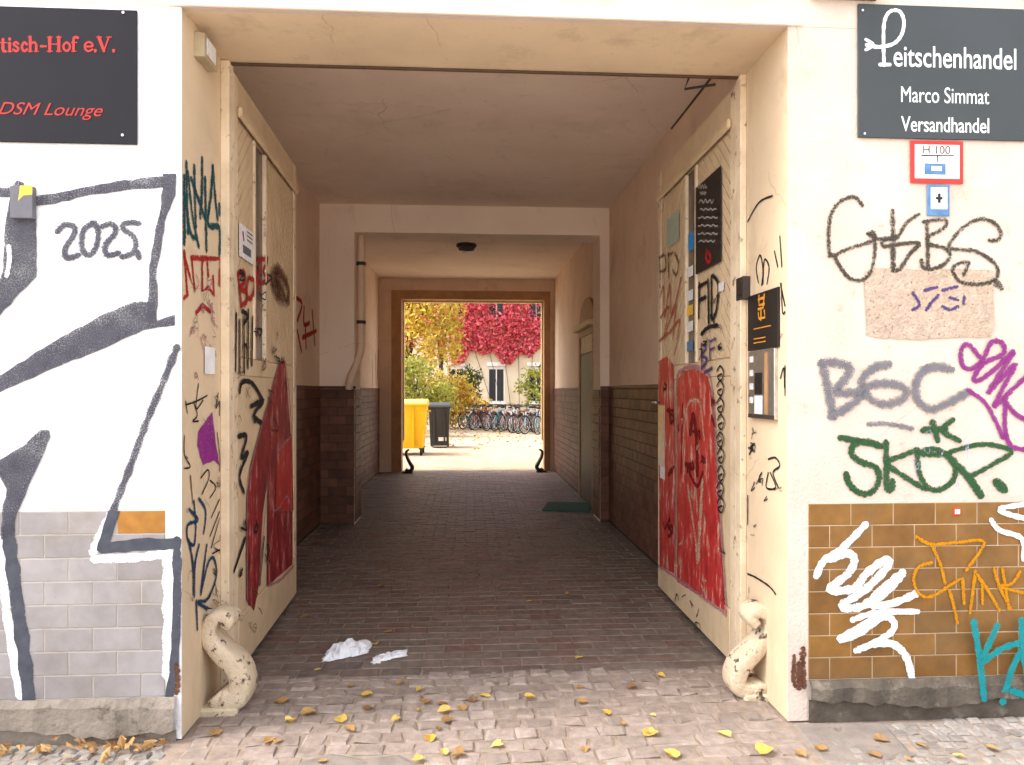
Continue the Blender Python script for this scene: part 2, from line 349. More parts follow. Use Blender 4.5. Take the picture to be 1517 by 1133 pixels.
def text(sf, s, px, py, px1, size, mat, parent, shear=0, bold=0, name='lettering'):
    """flat lettering from (px,py) baseline start to px1, size = pixel cap height"""
    cu = bpy.data.curves.new('t', 'FONT'); cu.body = s; cu.shear = shear; cu.offset = bold
    o = bpy.data.objects.new('t', cu); COL.objects.link(o); dg = bpy.context.evaluated_depsgraph_get()
    me = o.evaluated_get(dg).to_mesh(); V = [v.co.copy() for v in me.vertices]; P = [tuple(p.vertices) for p in me.polygons]
    bpy.data.objects.remove(o); x0, x1 = min(v.x for v in V), max(v.x for v in V)
    a = sf.uv(px, py); b = sf.uv(px1, py); h = abs(sf.uv(px, py - size).y - a.y) / .69; k = sf.layer()
    sx = (b.x - a.x) / (x1 - x0)
    return obj(name, [sf.at(a.x + (v.x - x0) * sx, a.y + v.y * h, k) for v in V], P, mat, parent)
def plate(sf, px0, py0, px1, py1, th, mat, name, parent, b=0):
    """a thin rectangular plate fixed on a surface, given by its pixel corners"""
    a = sf.uv(px0, py0); c = sf.uv(px1, py1); m = sf.uv((px0 + px1) / 2, (py0 + py1) / 2)
    u0, u1 = sorted((a.x, c.x)); v0 = m.y - abs(sf.uv((px0 + px1) / 2, py1).y - m.y); v1 = m.y + abs(sf.uv((px0 + px1) / 2, py0).y - m.y)
    q = MB().box(u0, u1, 0, th, v0, v1, b); k0 = sf.k
    return obj(name, [sf.at(v.x, v.z, k0 + v.y) for v in q.v], q.f, mat, parent)
def on_plate(sf, th):
    r = Surface(sf.o, sf.u, sf.n, sf.k + th + .0004); return r
def lump(w, d, h, b, rough=0, rg=R):
    """a paving piece: top face smaller than the base, so that its edges are worn; origin at top centre"""
    def j(): return rg.uniform(-rough, rough)
    vs = []
    for z, i in ((-h, 0), (-b, 0), (0, b)):
        vs += [((w / 2 - i) * sx + j(), (d / 2 - i) * sy + j(), z + (j() * .25 if z == 0 else 0)) for sx, sy in ((-1, -1), (1, -1), (1, 1), (-1, 1))]
    fs = [(8, 9, 10, 11)] + [(a + k, a + (k + 1) % 4, a + 4 + (k + 1) % 4, a + 4 + k) for a in (0, 4) for k in range(4)]
    return vs, fs
# ------------------------------------------------------------------ ground
g = obj('ground', [(-120, -90, -.06), (120, -90, -.06), (120, 150, -.06), (-120, 150, -.06)], [(0, 1, 2, 3)], M['street']); tag(g, kind='structure')
def sheet(name, x0, x1, y0, y1, z, mat):
    return tag(obj(name, [(x0, y0, z), (x1, y0, z), (x1, y1, z), (x0, y1, z)], [(0, 1, 2, 3)], mat), kind='structure')
pf = sheet('passage_floor', WL, WR, 3.93, 14.25, -.006, M['joint'])
en = sheet('entrance_paving', XL - .02, XR + .02, .6, 3.93, -.007, M['joint'])
swl = sheet('pavement', -5, XL - .02, .6, D + .02, -.009, M['joint'])
swr = sheet('pavement', XR + .02, 5, .6, D + .02, -.009, M['joint'])
cy = sheet('courtyard', -16, 16, 14.25, 40, -.002, M['gravel'])
def lay(parent, name, rects, mat, rough, keep, b=.006, h=.03, variants=10, tilt=.004):
    """rects (x, y, w, d, rz): the keep nearest are pieces of their own, the rest one mass"""
    rects = sorted(rects, key=lambda q: q[1]); lib = {}
    mb = MB()
    for i, (x, y, w, d, rz) in enumerate(rects):
        T = Matrix.Translation((x, y, R.uniform(-tilt, tilt) * .5)) @ Matrix.Rotation(rz, 4, 'Z') @ Matrix.Rotation(R.uniform(-tilt, tilt) * 4, 4, 'X')
        if i < keep:
            key = (round(w, 2), round(d, 2), R.randrange(variants))
            if key not in lib: lib[key] = mesh(name, *lump(w, d, h, b, rough), mat)
            o = bpy.data.objects.new(name, lib[key]); o.matrix_basis = T; link(o, parent)
        else:
            vs, fs = lump(w, d, h, b, rough); mb.add([T @ Vector(v) for v in vs], fs)
    if mb.v: tag(mb.obj(name + '_field', mat, parent), kind='stuff')
rc = []; y = 4.0; row = 0
while y < 14.2:
    x = WL + (.0 if row % 2 else .115)
    while x < WR - .05:
        rc.append((x + .11, y, .221, .108, 0)); x += .229
    y += .115; row += 1
lay(pf, 'paver', rc, M['paver'], .002, 300, b=.005)
rc = []; y = .8; row = 0
while y < 3.9:
    dd = R.uniform(.085, .115) if y > 2.8 else R.uniform(.13, .17); x = XL + R.uniform(0, .06)
    while x < XR - .05:
        w = (R.uniform(.085, .16) if x < .75 or y > 3.3 else R.uniform(.15, .23)) if y > 2.8 else R.uniform(.16, .24)
        w = min(w, XR - x)
        P = onZ(480, 1078, 0); Q = onZ(720, 1133, 0)
        if not (-.74 < x + w / 2 < -.2 and 2.2 < y + dd / 2 < 3.1): rc.append((x + w / 2, y + dd / 2, w - .012, dd - .012, R.uniform(-.03, .03)))
        x += w
    y += dd; row += 1
rc.sort(key=lambda q: -q[1]); far = rc[:298]; near = rc[298:]
lay(en, 'sett', far, M['sett'], .011, 300, b=.009, tilt=.01, variants=40)
if near: lay(en, 'sett', near, M['sett'], .006, 0, b=.01, tilt=.008)
def blob(name, pts, z, h, mat, parent):
    n = len(pts); c = [sum(p[0] for p in pts) / n, sum(p[1] for p in pts) / n]
    vs = [(p[0], p[1], z) for p in pts] + [(c[0] + (p[0] - c[0]) * .93, c[1] + (p[1] - c[1]) * .93, z + h) for p in pts]
    return obj(name, vs, [tuple(range(n, 2 * n))] + [(i, (i + 1) % n, n + (i + 1) % n, n + i) for i in range(n)], mat, parent)
blob('asphalt_patch', [(-.76, 2.2), (-.2, 2.2), (-.17, 2.7), (-.2, 3.0), (-.3, 3.1), (-.45, 3.07), (-.6, 3.13), (-.74, 3.05), (-.79, 2.8)], -.006, .006, M['asphalt'], en)
def mosaic(parent, x0, x1, side):
    rc = []; y = .7; k = 0
    while y < D - .02:
        x = x0 + R.uniform(0, .04)
        while x < x1 - .02:
            w = R.uniform(.05, .075)
            yy = y + .018 * math.sin(x * 7) + R.uniform(-.006, .006)
            if not (side > 0 and x < 1.92 and yy > 3.02 - (x - 1.9) * .25) and yy < D - .03:
                rc.append((x + w / 2, yy, w - .009, R.uniform(.048, .056), R.uniform(-.25, .25)))
            x += w
        y += .061; k += 1
    vis = [q for q in rc if q[1] > 2.85 and abs(q[0]) < 2.75]
    vis = sorted(vis, key=lambda q: -q[1])[:150]; rest = [q for q in rc if q not in vis]
    lay(parent, 'cobble', vis, M['cobble'], .004, 300, b=.008, tilt=.01, variants=4)
    lay(parent, 'cobble', rest, M['cobble'], .004, 0, b=.008, tilt=.01)
mosaic(swl, -4.2, XL - .03, -1)
mosaic(swr, XR + .03, 4.4, 1)
blob('asphalt_patch', [(1.50, 2.92), (1.72, 2.88), (1.93, 3.0), (1.97, 3.26), (1.53, 3.27)], -.009, .010, M['asphalt'], swr)
# ------------------------------------------------------------------ the building with its passage
B = thing('apartment_building', 'cream plastered house front pierced by a deep carriage passage', 'building', (0, D, 0))
fl = box('facade_wall', -5.5, XL, D, D + .006, 0, ZL, M['plaster_white'], B); tag(fl, 'white painted wall with big charcoal outline graffiti')
fr = box('facade_wall', XR, 5.5, D, D + .006, 0, ZL, M['plaster_pink'], B); tag(fr, 'pinkish cream wall with tags and signs')
rl = box('reveal', -5.5, XL, D + .006, YB, 0, ZL, M['reveal'], B)
rr = box('reveal', XR, 5.5, D + .006, YB, 0, ZL, M['reveal'], B)
box('lintel', -5.5, 5.5, D + .03, YB, ZL, 4.2, M['reveal'], B)
fu = box('facade_wall', -5.5, 5.5, D - .002, D + .03, ZL, 8, M['plaster_pink'], B)
box('upper_storeys', -5.5, 5.5, D + .04, YF0, 4.2, 8, M['plaster_pink'], B)
box('ledge', 1.62, 1.95, D - .06, D - .002, 3.44, 3.52, M['concrete_pale'], fu, .006)
box('ledge', XL - .05, XR + .06, D - .02, D - .002, ZL + .0, ZL + .045, M['pier'], fu, .004)
pwl = box('passage_wall', WL - .4, WL, YB, YF0, 0, 4.2, M['passage_wall'], B)
pwr = box('passage_wall', WR, WR + .4, YB, YF0, 0, 4.2, M['passage_wall'], B)
box('ceiling', WL, WR, YB, YF0, ZC, 4.2, M['ceiling'], B)
ZB = onY(700, 346, YP0).z
PL = onY(525, 450, YP0).x; PR = onY(889, 450, YP0).x
pil = box('pier', WL, PL, YP0, YP1, 0, ZC, M['pier'], B, 0)
pir = box('pier', PR, WR, YP0, YP1, 0, ZC, M['pier'], B, 0)
box('cross_beam', PL, PR, YP0 + .004, YP1, ZB, ZC, M['pier'], B)
# back wall with the courtyard opening
a = onY(580, 430, YF0); c = onY(815, 698, YF0); ox0, ox1, oz = a.x, c.x, a.z
box('back_wall', -5.5, ox0, YF0, YF1, 0, 8, M['passage_wall'], B)
box('back_wall', ox1, 5.5, YF0, YF1, 0, 8, M['passage_wall'], B)
box('back_wall', ox0, ox1, YF0, YF1, oz, 8, M['passage_wall'], B)
a = onY(595, 443, YF0); c = onY(806, 698, YF0)
fm = MB().box(ox0, a.x, YF0 - .03, YF1 - .03, 0, oz).box(c.x, ox1, YF0 - .03, YF1 - .03, 0, oz).box(a.x, c.x, YF0 - .03, YF1 - .03, a.z, oz).obj('door_frame', M['wood_frame'], B)
tag(fm, 'brown wooden frame around the courtyard opening')
MB().box(a.x, a.x + .03, YF1 - .08, YF1 + .02, .6, a.z).box(c.x - .03, c.x, YF1 - .08, YF1 + .02, .6, a.z).box(a.x + .03, c.x - .03, YF1 - .08, YF1 + .02, a.z - .03, a.z).obj('lit_edge_strip', M['wood_pale_lit'], fm)  # added strips: courtyard light on the frame's inner edges, put into pale colour
# glazed tiles, piece by piece
def tilemesh(name, w, h, th, mat, b=.0025):
    vs = []
    for yy, i in ((0, 0), (-th + b * .6, 0), (-th, b)):
        vs += [((w / 2 - i) * sx, yy, (h / 2 - i) * sz) for sx, sz in ((-1, -1), (1, -1), (1, 1), (-1, 1))]
    return mesh(name, vs, [(8, 9, 10, 11)] + [(q + k, q + (k + 1) % 4, q + 4 + (k + 1) % 4, q + 4 + k) for q in (0, 4) for k in range(4)], mat)
TW, THt = .21, .105
ZT = 1.035                        # top of the facade tiling
def facade_tiles(parent, x0, x1, mat, mirror, special=None):
    box('mortar_bed', x0, x1, D - .0018, D + .01, ZT - 8 * THt, ZT, M['mortar_light'] if mirror else M['mortar_tan'], parent)
    lib = {}
    for r in range(8):
        z = ZT - (r + .5) * THt; k = 0; edge = x1 if mirror else x0; sgn = -1 if mirror else 1
        x = edge; first = TW if r % 2 == 0 else TW / 2
        while abs(x - edge) < abs(x1 - x0) - .02:
            w = first if k == 0 else TW
            w = min(w, abs(x1 - x0) - abs(x - edge)); cx = x + sgn * w / 2
            m = M['tile_orange'] if special and special(r, k) else mat
            key = (round(w, 3), m.name)
            if key not in lib: lib[key] = tilemesh('tile', w - .0045, THt - .0045, .0035, m)
            o = bpy.data.objects.new('tile', lib[key]); o.location = (cx, D, z); o.rotation_euler = (R.uniform(-.006, .006), 0, R.uniform(-.004, .004)); link(o, parent)
            x += sgn * w; k += 1
TL1 = onY(245, 800, D).x; TR0 = onY(1197, 800, D).x
facade_tiles(fl, -3.4, TL1, M['tile_painted'], True, lambda r, k: r == 0 and k == 0)
facade_tiles(fr, TR0, 3.5, M['tile_ochre'], False)
# plinths below the tiling, with a ragged lower edge
def plinth(parent, x0, x1, z1, mat, th, lip):
    n = int((x1 - x0) / .05); vs = []; fs = []
    for i in range(n + 1):
        x = x0 + (x1 - x0) * i / n; e = R.uniform(0, .012)
        zb = lip + .02 * math.sin(x * 5) + R.uniform(-.012, .012)
        vs += [(x, D, z1), (x, D - th * .5 - e * .3, z1), (x, D - th - e, z1 - .035 + R.uniform(-.01, .01)), (x, D - th - e * 1.4, zb), (x, D - th * .3, zb - .01), (x, D - th * .25, -.02)]
    for i in range(n):
        for k in range(5): q = i * 6 + k; fs.append((q, q + 6, q + 7, q + 1))
    return obj('plinth', vs, fs, mat, parent)
plinth(fr, TR0, 3.5, ZT - 8 * THt - .002, M['concrete'], .03, .09)
plinth(fl, -3.4, TL1 + .05, ZT - 8 * THt - .002, M['concrete_pale'], .02, .05)
# rusty corner guard at the right arris
# dark dado tiling inside
def dado(parent, fn, length, keep, nrow=15):
    """fn(s, z) -> (point, rotation z) along the wall"""
    lib = {}; mb = MB()
    for r in range(nrow):
        z = .03 + (r + .5) * .1045; s = 0; k = 0
        while s < length - .015:
            w = min(TW / 2 if (k == 0 and r % 2) else TW, length - s); p, rz = fn(s + w / 2, z)
            key = round(w, 3)
            if key not in lib: lib[key] = tilemesh('dado_tile', w - .006, .0975, .012, M['dado'])
            T = Matrix.Translation(p) @ Matrix.Rotation(rz + R.uniform(-.006, .006), 4, 'Z') @ Matrix.Rotation(R.uniform(-.008, .008), 4, 'X')
            if keep(p): o = bpy.data.objects.new('dado_tile', lib[key]); o.matrix_basis = T; link(o, parent)
            else: mb.add([T @ v.co for v in lib[key].vertices], [tuple(f.vertices) for f in lib[key].polygons])
            s += w; k += 1
    if mb.v: tag(mb.obj('dado_tiling', M['dado'], parent), kind='stuff')
for side, wall, X in ((-1, pwl, WL), (1, pwr, WR)):
    for y0, y1 in ((YB + .05, YP0), (YP1, YF0)):
        if side < 0: fn = lambda s, z, y0=y0: ((X, y0 + s, z), math.pi / 2)
        else: fn = lambda s, z, y1=y1: ((X, y1 - s, z), -math.pi / 2)
        xx = X - side * .004
        box('dado_bed', min(X, xx), max(X, xx), y0, y1, 0, 1.60, M['mortar_dark'], wall)
        dado(wall, fn, y1 - y0, (lambda p: 6.7 < p[1] < YP0))
    x0, x1 = ((X, X - .018) if side < 0 else (X + .0, X - .018))
    for y0, y1 in ((YB + .05, YP0 - .02), (YP1 + .02, YF0 - .001)):
        box('dado_cap', min(X, X - side * .02), max(X, X - side * .02), y0, y1, 1.603, DADO, M['dado'], wall, .004)
for pier, x0, x1 in ((pil, WL, PL), (pir, PR, WR)):
    box('dado_bed', x0 + .002, x1 - .002, YP0 - .004, YP0 + .01, 0, 1.60, M['mortar_dark'], pier)
    dado(pier, lambda s, z: ((x0 + s, YP0, z), 0), x1 - x0, lambda p: True)
    box('dado_cap', x0 + .002, x1 + (.0 if pier == pir else .02) - .002, YP0 - .02, YP0 - .0, 1.603, DADO, M['dado'], pier, .004)
    X = x1 if pier == pil else x0; sg = 1 if pier == pil else -1
    dado(pier, (lambda s, z: ((X, YP0 + s, z), math.pi / 2)) if sg > 0 else (lambda s, z: ((X, YP1 - s, z), -math.pi / 2)), YP1 - YP0, lambda p: False)
# side door in the right passage wall
sdY0 = onX(884, 600, WR).y; sdY1 = onX(862, 600, WR).y
sdr = MB().box(WR - .05, WR, sdY0, sdY0 + .09, 0, 2.45).box(WR - .05, WR, sdY1 - .09, sdY1, 0, 2.45).box(WR - .05, WR, sdY0 + .09, sdY1 - .09, 2.36, 2.45).obj('side_door_frame', M['wood_frame'], pwr)
box('side_door', WR - .035, WR, sdY0 + .09, sdY1 - .09, .02, 2.1, M['side_door'], pwr)
box('transom_pane', WR - .03, WR, sdY0 + .09, sdY1 - .09, 2.12, 2.36, M['wood_pale_lit'], pwr)
MB().box(WR - .13, WR, sdY0 - .06, sdY1 + .06, 2.452, 2.53, .01).obj('door_cornice', M['wood_pale_lit'], pwr)
n = 12; cyy = (sdY0 + sdY1) / 2; hw = (sdY1 - sdY0) / 2
av = [(WR - q, cyy + hw * math.cos(i * math.pi / n), 2.53 + .36 * math.sin(i * math.pi / n)) for q in (.04, 0) for i in range(n + 1)]
obj('arched_pediment', av, [tuple(range(n + 1))] + [(i, i + n + 1, i + n + 2, i + 1) for i in range(n)], M['wood_frame'], pwr)
# ------------------------------------------------------------------ gate leaves
def clip(poly, x0, x1, y0, y1):
    for ax, lim, sg in ((0, x0, 1), (0, x1, -1), (1, y0, 1), (1, y1, -1)):
        out = []
        for i in range(len(poly)):
            p, q = poly[i - 1], poly[i]; a = (p[ax] - lim) * sg; b = (q[ax] - lim) * sg
            if (a >= 0) != (b >= 0): t = a / (a - b); out.append((p[0] + (q[0] - p[0]) * t, p[1] + (q[1] - p[1]) * t))
            if b >= 0: out.append(q)
        poly = out
        if not poly: break
    return poly
def gate_leaf(p0, p1, nsign, label, g0, g1, hsgn):
    p0 = Vector((p0[0], p0[1], 0)); p1 = Vector((p1[0], p1[1], 0)); L = (p1 - p0).length; u = (p1 - p0).normalized()
    n = Vector((u.y, -u.x, 0)) * nsign
    T = thing('gate_leaf', label, 'gate', tuple(p0)); sf = Surface(p0, u, n, .0)
    def slab(name, s0, s1, z0, z1, k0, k1, mat=M['door'], b=.004, parent=None):
        q = MB().box(s0, s1, k0, k1, z0, z1, b); return obj(name, [sf.at(v.x, v.z, v.y) for v in q.v], q.f, mat, parent or T)
    sg0, sg1 = (sf.uv(g0, 400).x, sf.uv(g1, 400).x); sg0, sg1 = min(sg0, sg1), max(sg0, sg1)
    Z0, Z1 = .035, 3.285
    slab('core_panel', .09, L - .09, .3, 3.15, -.045, -.014)
    slab('stile', 0, .09, Z0, Z1, -.05, 0, M['door_edge']); slab('stile', L - .09, L, Z0, Z1, -.05, 0, M['door_edge'])
    slab('top_rail', .092, L - .092, 3.10, Z1, -.048, -.002)
    slab('moulding', .05, L - .05, 3.06, 3.12, .001, .03, b=.012)
    slab('kick_board', .092, L - .092, Z0, .33, -.048, .004)
    slab('mid_rail', .092, L - .092, 1.66, 1.76, -.048, -.003)
    pn = slab('lower_panel', .092, L - .092, .332, 1.658, -.012, -.004, b=.003)
    # slit window between the two herringbone fields
    slab('mullion', sg0 - .035, sg0, 1.762, 3.058, -.046, .006, M['door_edge']); slab('mullion', sg1, sg1 + .035, 1.762, 3.058, -.046, .006, M['door_edge'])
    slab('pane', sg0 + .001, sg1 - .001, 1.762, 3.058, -.02, -.0135, M['glass'], 0)
    for s0, s1, dr in ((.092, sg0 - .037, 1), (sg1 + .037, L - .092, -1)):
        pit = .088; w = s1 - s0; c = -w
        while c < 1.30 + w:
            z = 1.762 + c; e = w * 1.0
            poly = [(s0, z), (s1, z + e), (s1, z + e + pit - .012), (s0, z + pit - .012)] if dr > 0 else [(s0, z + e), (s1, z), (s1, z + pit - .012), (s0, z + e + pit - .012)]
            poly = clip(poly, s0, s1, 1.763, 3.057)
            if len(poly) >= 3 and max(p[1] for p in poly) - min(p[1] for p in poly) > .02:
                m = len(poly); cx = sum(p[0] for p in poly) / m; cz = sum(p[1] for p in poly) / m
                vs = [sf.at(p[0], p[1], -.0135) for p in poly] + [sf.at(cx + (p[0] - cx) * .985, cz + (p[1] - cz) * .97, -.004) for p in poly]
                obj('board', vs, [tuple(range(m, 2 * m))] + [(i, (i + 1) % m, m + (i + 1) % m, m + i) for i in range(m)], M['door'], T)
            c += pit
    sf.k = .0045
    return T, sf, pn, L
lp0, lp1 = (-1.256, YB + .03), (-1.313, 5.5)
GL, sfl, pnl, LL = gate_leaf(lp0, lp1, 1, 'open left gate leaf with dark red graffiti over cream paint', 378, 392, 1)
rp0, rp1 = (1.487, YB + .03), (1.494, 5.53)
GR, sfr, pnr, LR = gate_leaf(rp0, rp1, -1, 'open right gate leaf with bright red arch graffiti and handle', 1017, 1030, -1)
# narrow fixed frame posts the leaves hang on
for x0, x1, par in ((XL - .0, XL + .045, rl), (XR - .035, XR, rr)): box('hinge_post', x0, x1, YB - .05, YB + .02, .02, ZL - .003, M['door_edge'], par, .004)
box('frame_head', XL + .03, XR - .03, YB - .02, YB + .0, ZL - .014, ZL - .003, M['side_door'], rl, .002)
# lock plate and lever on the right leaf
hp = plate(sfr, 977, 600, 986, 690, .006, M['steel'], 'lock_plate', GR, .002)
lv = sfr.uv(978, 596)
MB().tube([sfr.at(lv.x, lv.y, .0), sfr.at(lv.x, lv.y, .06), sfr.at(lv.x - .13, lv.y, .065)], .010, 8).obj('lever_handle', M['steel'], GR, True)
# iron stay above the right leaf
st = thing('door_stay', 'thin bent iron stay under the ceiling above the right leaf', 'iron stay', tuple(onY(1040, 120, 4.3)))
q = [onY(1022, 112, 4.05), onY(1014, 132, 4.15), onY(1060, 125, 4.05)]
MB().tube(q, .008, 6).obj('hook', M['iron'], st)
MB().tube([onY(1056, 112, 4.03), onY(995, 190, 5.2)], .008, 6).obj('rod', M['iron'], st)
# ------------------------------------------------------------------ graffiti
SL = Surface((0, D - .0047, 0), (1, 0, 0), (0, -1, 0), .0)
SR = Surface((0, D - .0047, 0), (1, 0, 0), (0, -1, 0), .0)
RLs = Surface((XL, 0, 0), (0, 1, 0), (1, 0, 0), .003)
RRs = Surface((XR, 0, 0), (0, -1, 0), (-1, 0, 0), .003)
RLs.lim = (D + .025, YB - .07); RRs.lim = (-YB + .07, -D - .025)
# white outlines under the charcoal piece
graffiti(SL, [([(138, 818), (150, 790), (168, 757)], 12), ([(140, 828), (200, 826), (246, 820)], 12), ([(250, 822), (251, 900), (250, 1000)], 17),
              ([(-2, 800), (4, 860), (18, 960), (30, 1030)], 12)], M['white_spray'], fl, 'white halo strokes on the tiles')
graffiti(SL, [([(262, 800), (262, 900), (256, 1000), (240, 1076)], 11)], M['charcoal_flat'], fl, 'thin charcoal stroke down the wall corner')
graffiti(SL, [([(12, 785), (21, 861), (35, 965), (46, 1066)], 17)], M['charcoal_flat'], fl, 'broad charcoal stroke running down the tiles')
graffiti(SL, [([(262, 515), (240, 570), (218, 622), (195, 685), (168, 755), (154, 800)], 11)], M['charcoal'], fl, 'charcoal piece of angular outlines', fills=[
    [(53, 291), (104, 282), (173, 268), (241, 261), (243, 277), (198, 280), (124, 291), (82, 302), (53, 305)],
    [(241, 257), (261, 257), (260, 289), (247, 319), (241, 351), (232, 401), (234, 438), (232, 477), (215, 477), (220, 438), (221, 393), (230, 339), (239, 302)],
    [(-60, 592), (0, 556), (71, 511), (141, 472), (198, 447), (229, 447), (233, 475), (259, 466), (259, 482), (212, 489), (159, 514), (88, 542), (0, 581), (-60, 612)],
    [(-60, 280), (17, 277), (25, 267), (35, 270), (37, 277), (53, 292), (54, 410), (30, 433), (0, 467), (-60, 520), (-60, 470), (0, 413), (5, 398), (8, 330), (15, 292), (-60, 294)],
    [(-60, 712), (0, 681), (37, 659), (59, 637), (73, 637), (75, 647), (67, 667), (47, 709), (32, 746), (25, 761), (19, 793), (2, 800), (3, 760), (10, 725), (0, 706), (-60, 735)]])
graffiti(SL, [], M['charcoal_flat'], fl, 'charcoal hook across the tiles', fills=[[(160, 757), (178, 757), (163, 803), (210, 797), (263, 797), (263, 813), (210, 816), (150, 820), (143, 815)]])
graffiti(SL, [([(13, 365), (14, 385), (10, 408)], 6)], M['white_spray'], fl)
z = lambda p: zm(p, 0, 240, 4.046)
graffiti(SL, [(z([(345, 415), (390, 375), (445, 390), (440, 440), (395, 510), (390, 560), (415, 575), (468, 557)]), 9), (z([(550, 370), (500, 410), (490, 510), (530, 560), (575, 510), (588, 420), (565, 365), (545, 375)]), 9),
              (z([(615, 385), (660, 370), (692, 392), (685, 435), (640, 485), (628, 530), (650, 560), (708, 545)]), 9), (z([(830, 368), (790, 362), (740, 372), (742, 405), (795, 440), (815, 490), (795, 545), (735, 568)]), 9),
              (z([(830, 545), (832, 572)]), 9)], M['charcoal'], fl, 'charcoal date 2025 written on the white wall')
RUST = spray('rust_stain', (.075, .03, .018), .46, .4, 60, col2=(.14, .06, .035))
graffiti(SR, [([(1190, 962), (1189, 985), (1191, 1016)], 9), ([(1184, 985), (1184, 1017)], 11), ([(1177, 972), (1175, 1000), (1178, 1016)], 6)], RUST, fr, 'rusty corner bead showing under the paint')
graffiti(SL, [([(262, 985), (264, 1008), (262, 1026)], 7)], RUST, fl, 'rusty corner bead showing under the paint')
# right wall
BARE = surf('bare_render', (.50, .385, .295), (.36, .265, .20), .95, 30, lo=.3, hi=.7, stain=(.13, .09, .065), sscale=75, slo=.57, shi=.66, bscale=60, bstr=1, bdist=.012)
graffiti(SR, [], BARE, fr, 'rough patch where a plate was taken off', fills=[[(1281, 402), (1300, 397), (1350, 399), (1420, 398), (1472, 401), (1471, 440), (1474, 480), (1468, 499), (1420, 500), (1360, 503), (1300, 500), (1284, 497), (1282, 450)]]).name = 'bare_patch'; SR.k += .0005
z = lambda p: zm(p, 1200, 270, 4.533)
graffiti(SR, [(z([(350, 155), (320, 110), (270, 100), (190, 140), (135, 240), (125, 400), (145, 490), (250, 450), (420, 395)]), 6), (z([(390, 345), (435, 345), (432, 500), (405, 610), (340, 658), (260, 640), (195, 555), (160, 490), (130, 495)]), 6),
              (z([(555, 195), (558, 400), (558, 590)]), 8), (z([(560, 590), (605, 580), (670, 480), (735, 410), (620, 412), (500, 430), (495, 390), (590, 360), (650, 270), (730, 215)]), 6), (z([(400, 350), (450, 380), (590, 370)]), 6),
              (z([(785, 265), (790, 420), (792, 575)]), 6), (z([(765, 265), (900, 250), (915, 290), (860, 330), (790, 370), (800, 415), (900, 440), (942, 490), (900, 550), (830, 580), (765, 575), (748, 525)]), 6),
              (z([(1205, 390), (1265, 385), (1280, 330), (1220, 262), (1130, 248), (1020, 310), (935, 415), (960, 447), (1100, 460), (1200, 510), (1260, 580), (1240, 655), (1130, 685), (1010, 668), (958, 600), (985, 550), (1065, 540), (1030, 620)]), 6), (z([(1250, 675), (1280, 705)]), 10)],
         M['olive_spray'], fr, 'thin dark spray tag GKBS')
graffiti(SR, [(z(q), 5) for q in ([(860, 760), (820, 800), (780, 855)], [(770, 725), (850, 705)], [(890, 725), (985, 700)], [(940, 775), (990, 790)], [(890, 835), (940, 855), (990, 835)], [(690, 745), (735, 820), (690, 855)], [(1035, 770), (1030, 810)])], M['violet_spray'], fr, 'violet scribble on the bare patch')
z = lambda p: zm(p, 1200, 490, 4.357)
graffiti(SR, [(z([(80, 215), (115, 380), (150, 545)]), 15), (z([(75, 210), (160, 205), (255, 235), (235, 300), (165, 395), (300, 400), (325, 425), (250, 490), (140, 550)]), 14), (z([(500, 218), (410, 240), (335, 320), (370, 420), (470, 475), (590, 445), (625, 390), (560, 348), (430, 345), (320, 385)]), 14),
              (z([(905, 248), (820, 232), (730, 260), (680, 350), (695, 450), (780, 508), (890, 465), (1020, 395)]), 14), (z([(380, 603), (500, 600), (655, 630)]), 8)], M['grey_spray'], fr, 'grey BGC tag in thick chalky spray')
graffiti(SR, [(z([(195, 690), (330, 715), (450, 745)]), 9), (z([(455, 745), (380, 715), (285, 735), (270, 800), (340, 850), (420, 880), (445, 950), (410, 1030), (340, 1052), (260, 1000), (232, 925)]), 9),
              (z([(490, 720), (492, 900), (498, 1020), (530, 1015), (530, 970)]), 9), (z([(690, 765), (600, 805), (500, 855), (640, 960), (745, 1020)]), 8),
              (z([(690, 790), (705, 920), (765, 1015), (850, 1020), (930, 950), (925, 850), (870, 790), (790, 762), (705, 790), (800, 800), (900, 790)]), 8),
              (z([(890, 785), (1080, 735), (1220, 745), (1300, 785), (1180, 860), (1035, 940)]), 7), (z([(880, 800), (1000, 920), (1060, 1000), (1100, 1060)]), 11), (z([(1205, 978), (1250, 1022)]), 13),
              (z([(730, 640), (870, 635)]), 10), (z([(790, 590), (822, 705)]), 9), (z([(920, 575), (850, 640), (960, 708)]), 8)], M['green_spray'], fr, 'dark green SKÖR tag above the tiles')
graffiti(SR, [(z([(1090, 165), (1015, 85), (972, 140), (985, 225), (1040, 245), (1110, 190), (1170, 75), (1240, 80), (1245, 150), (1120, 210), (1055, 310), (1100, 315), (1200, 240), (1315, 130), (1240, 250), (1145, 405), (1230, 310), (1325, 215), (1250, 360), (1185, 490), (1260, 420), (1400, 290)]), 7),
              (z([(1020, 385), (1120, 455), (1190, 570), (1242, 690)]), 6), (z([(1262, 430), (1255, 560), (1260, 650), (1300, 745), (1420, 770)]), 7), (z([(1270, 470), (1330, 540), (1420, 590)]), 7)], M['magenta_spray'], fr, 'magenta scrawl at the edge of the wall')
z = lambda p: zm(p, 1190, 740, 3.654)
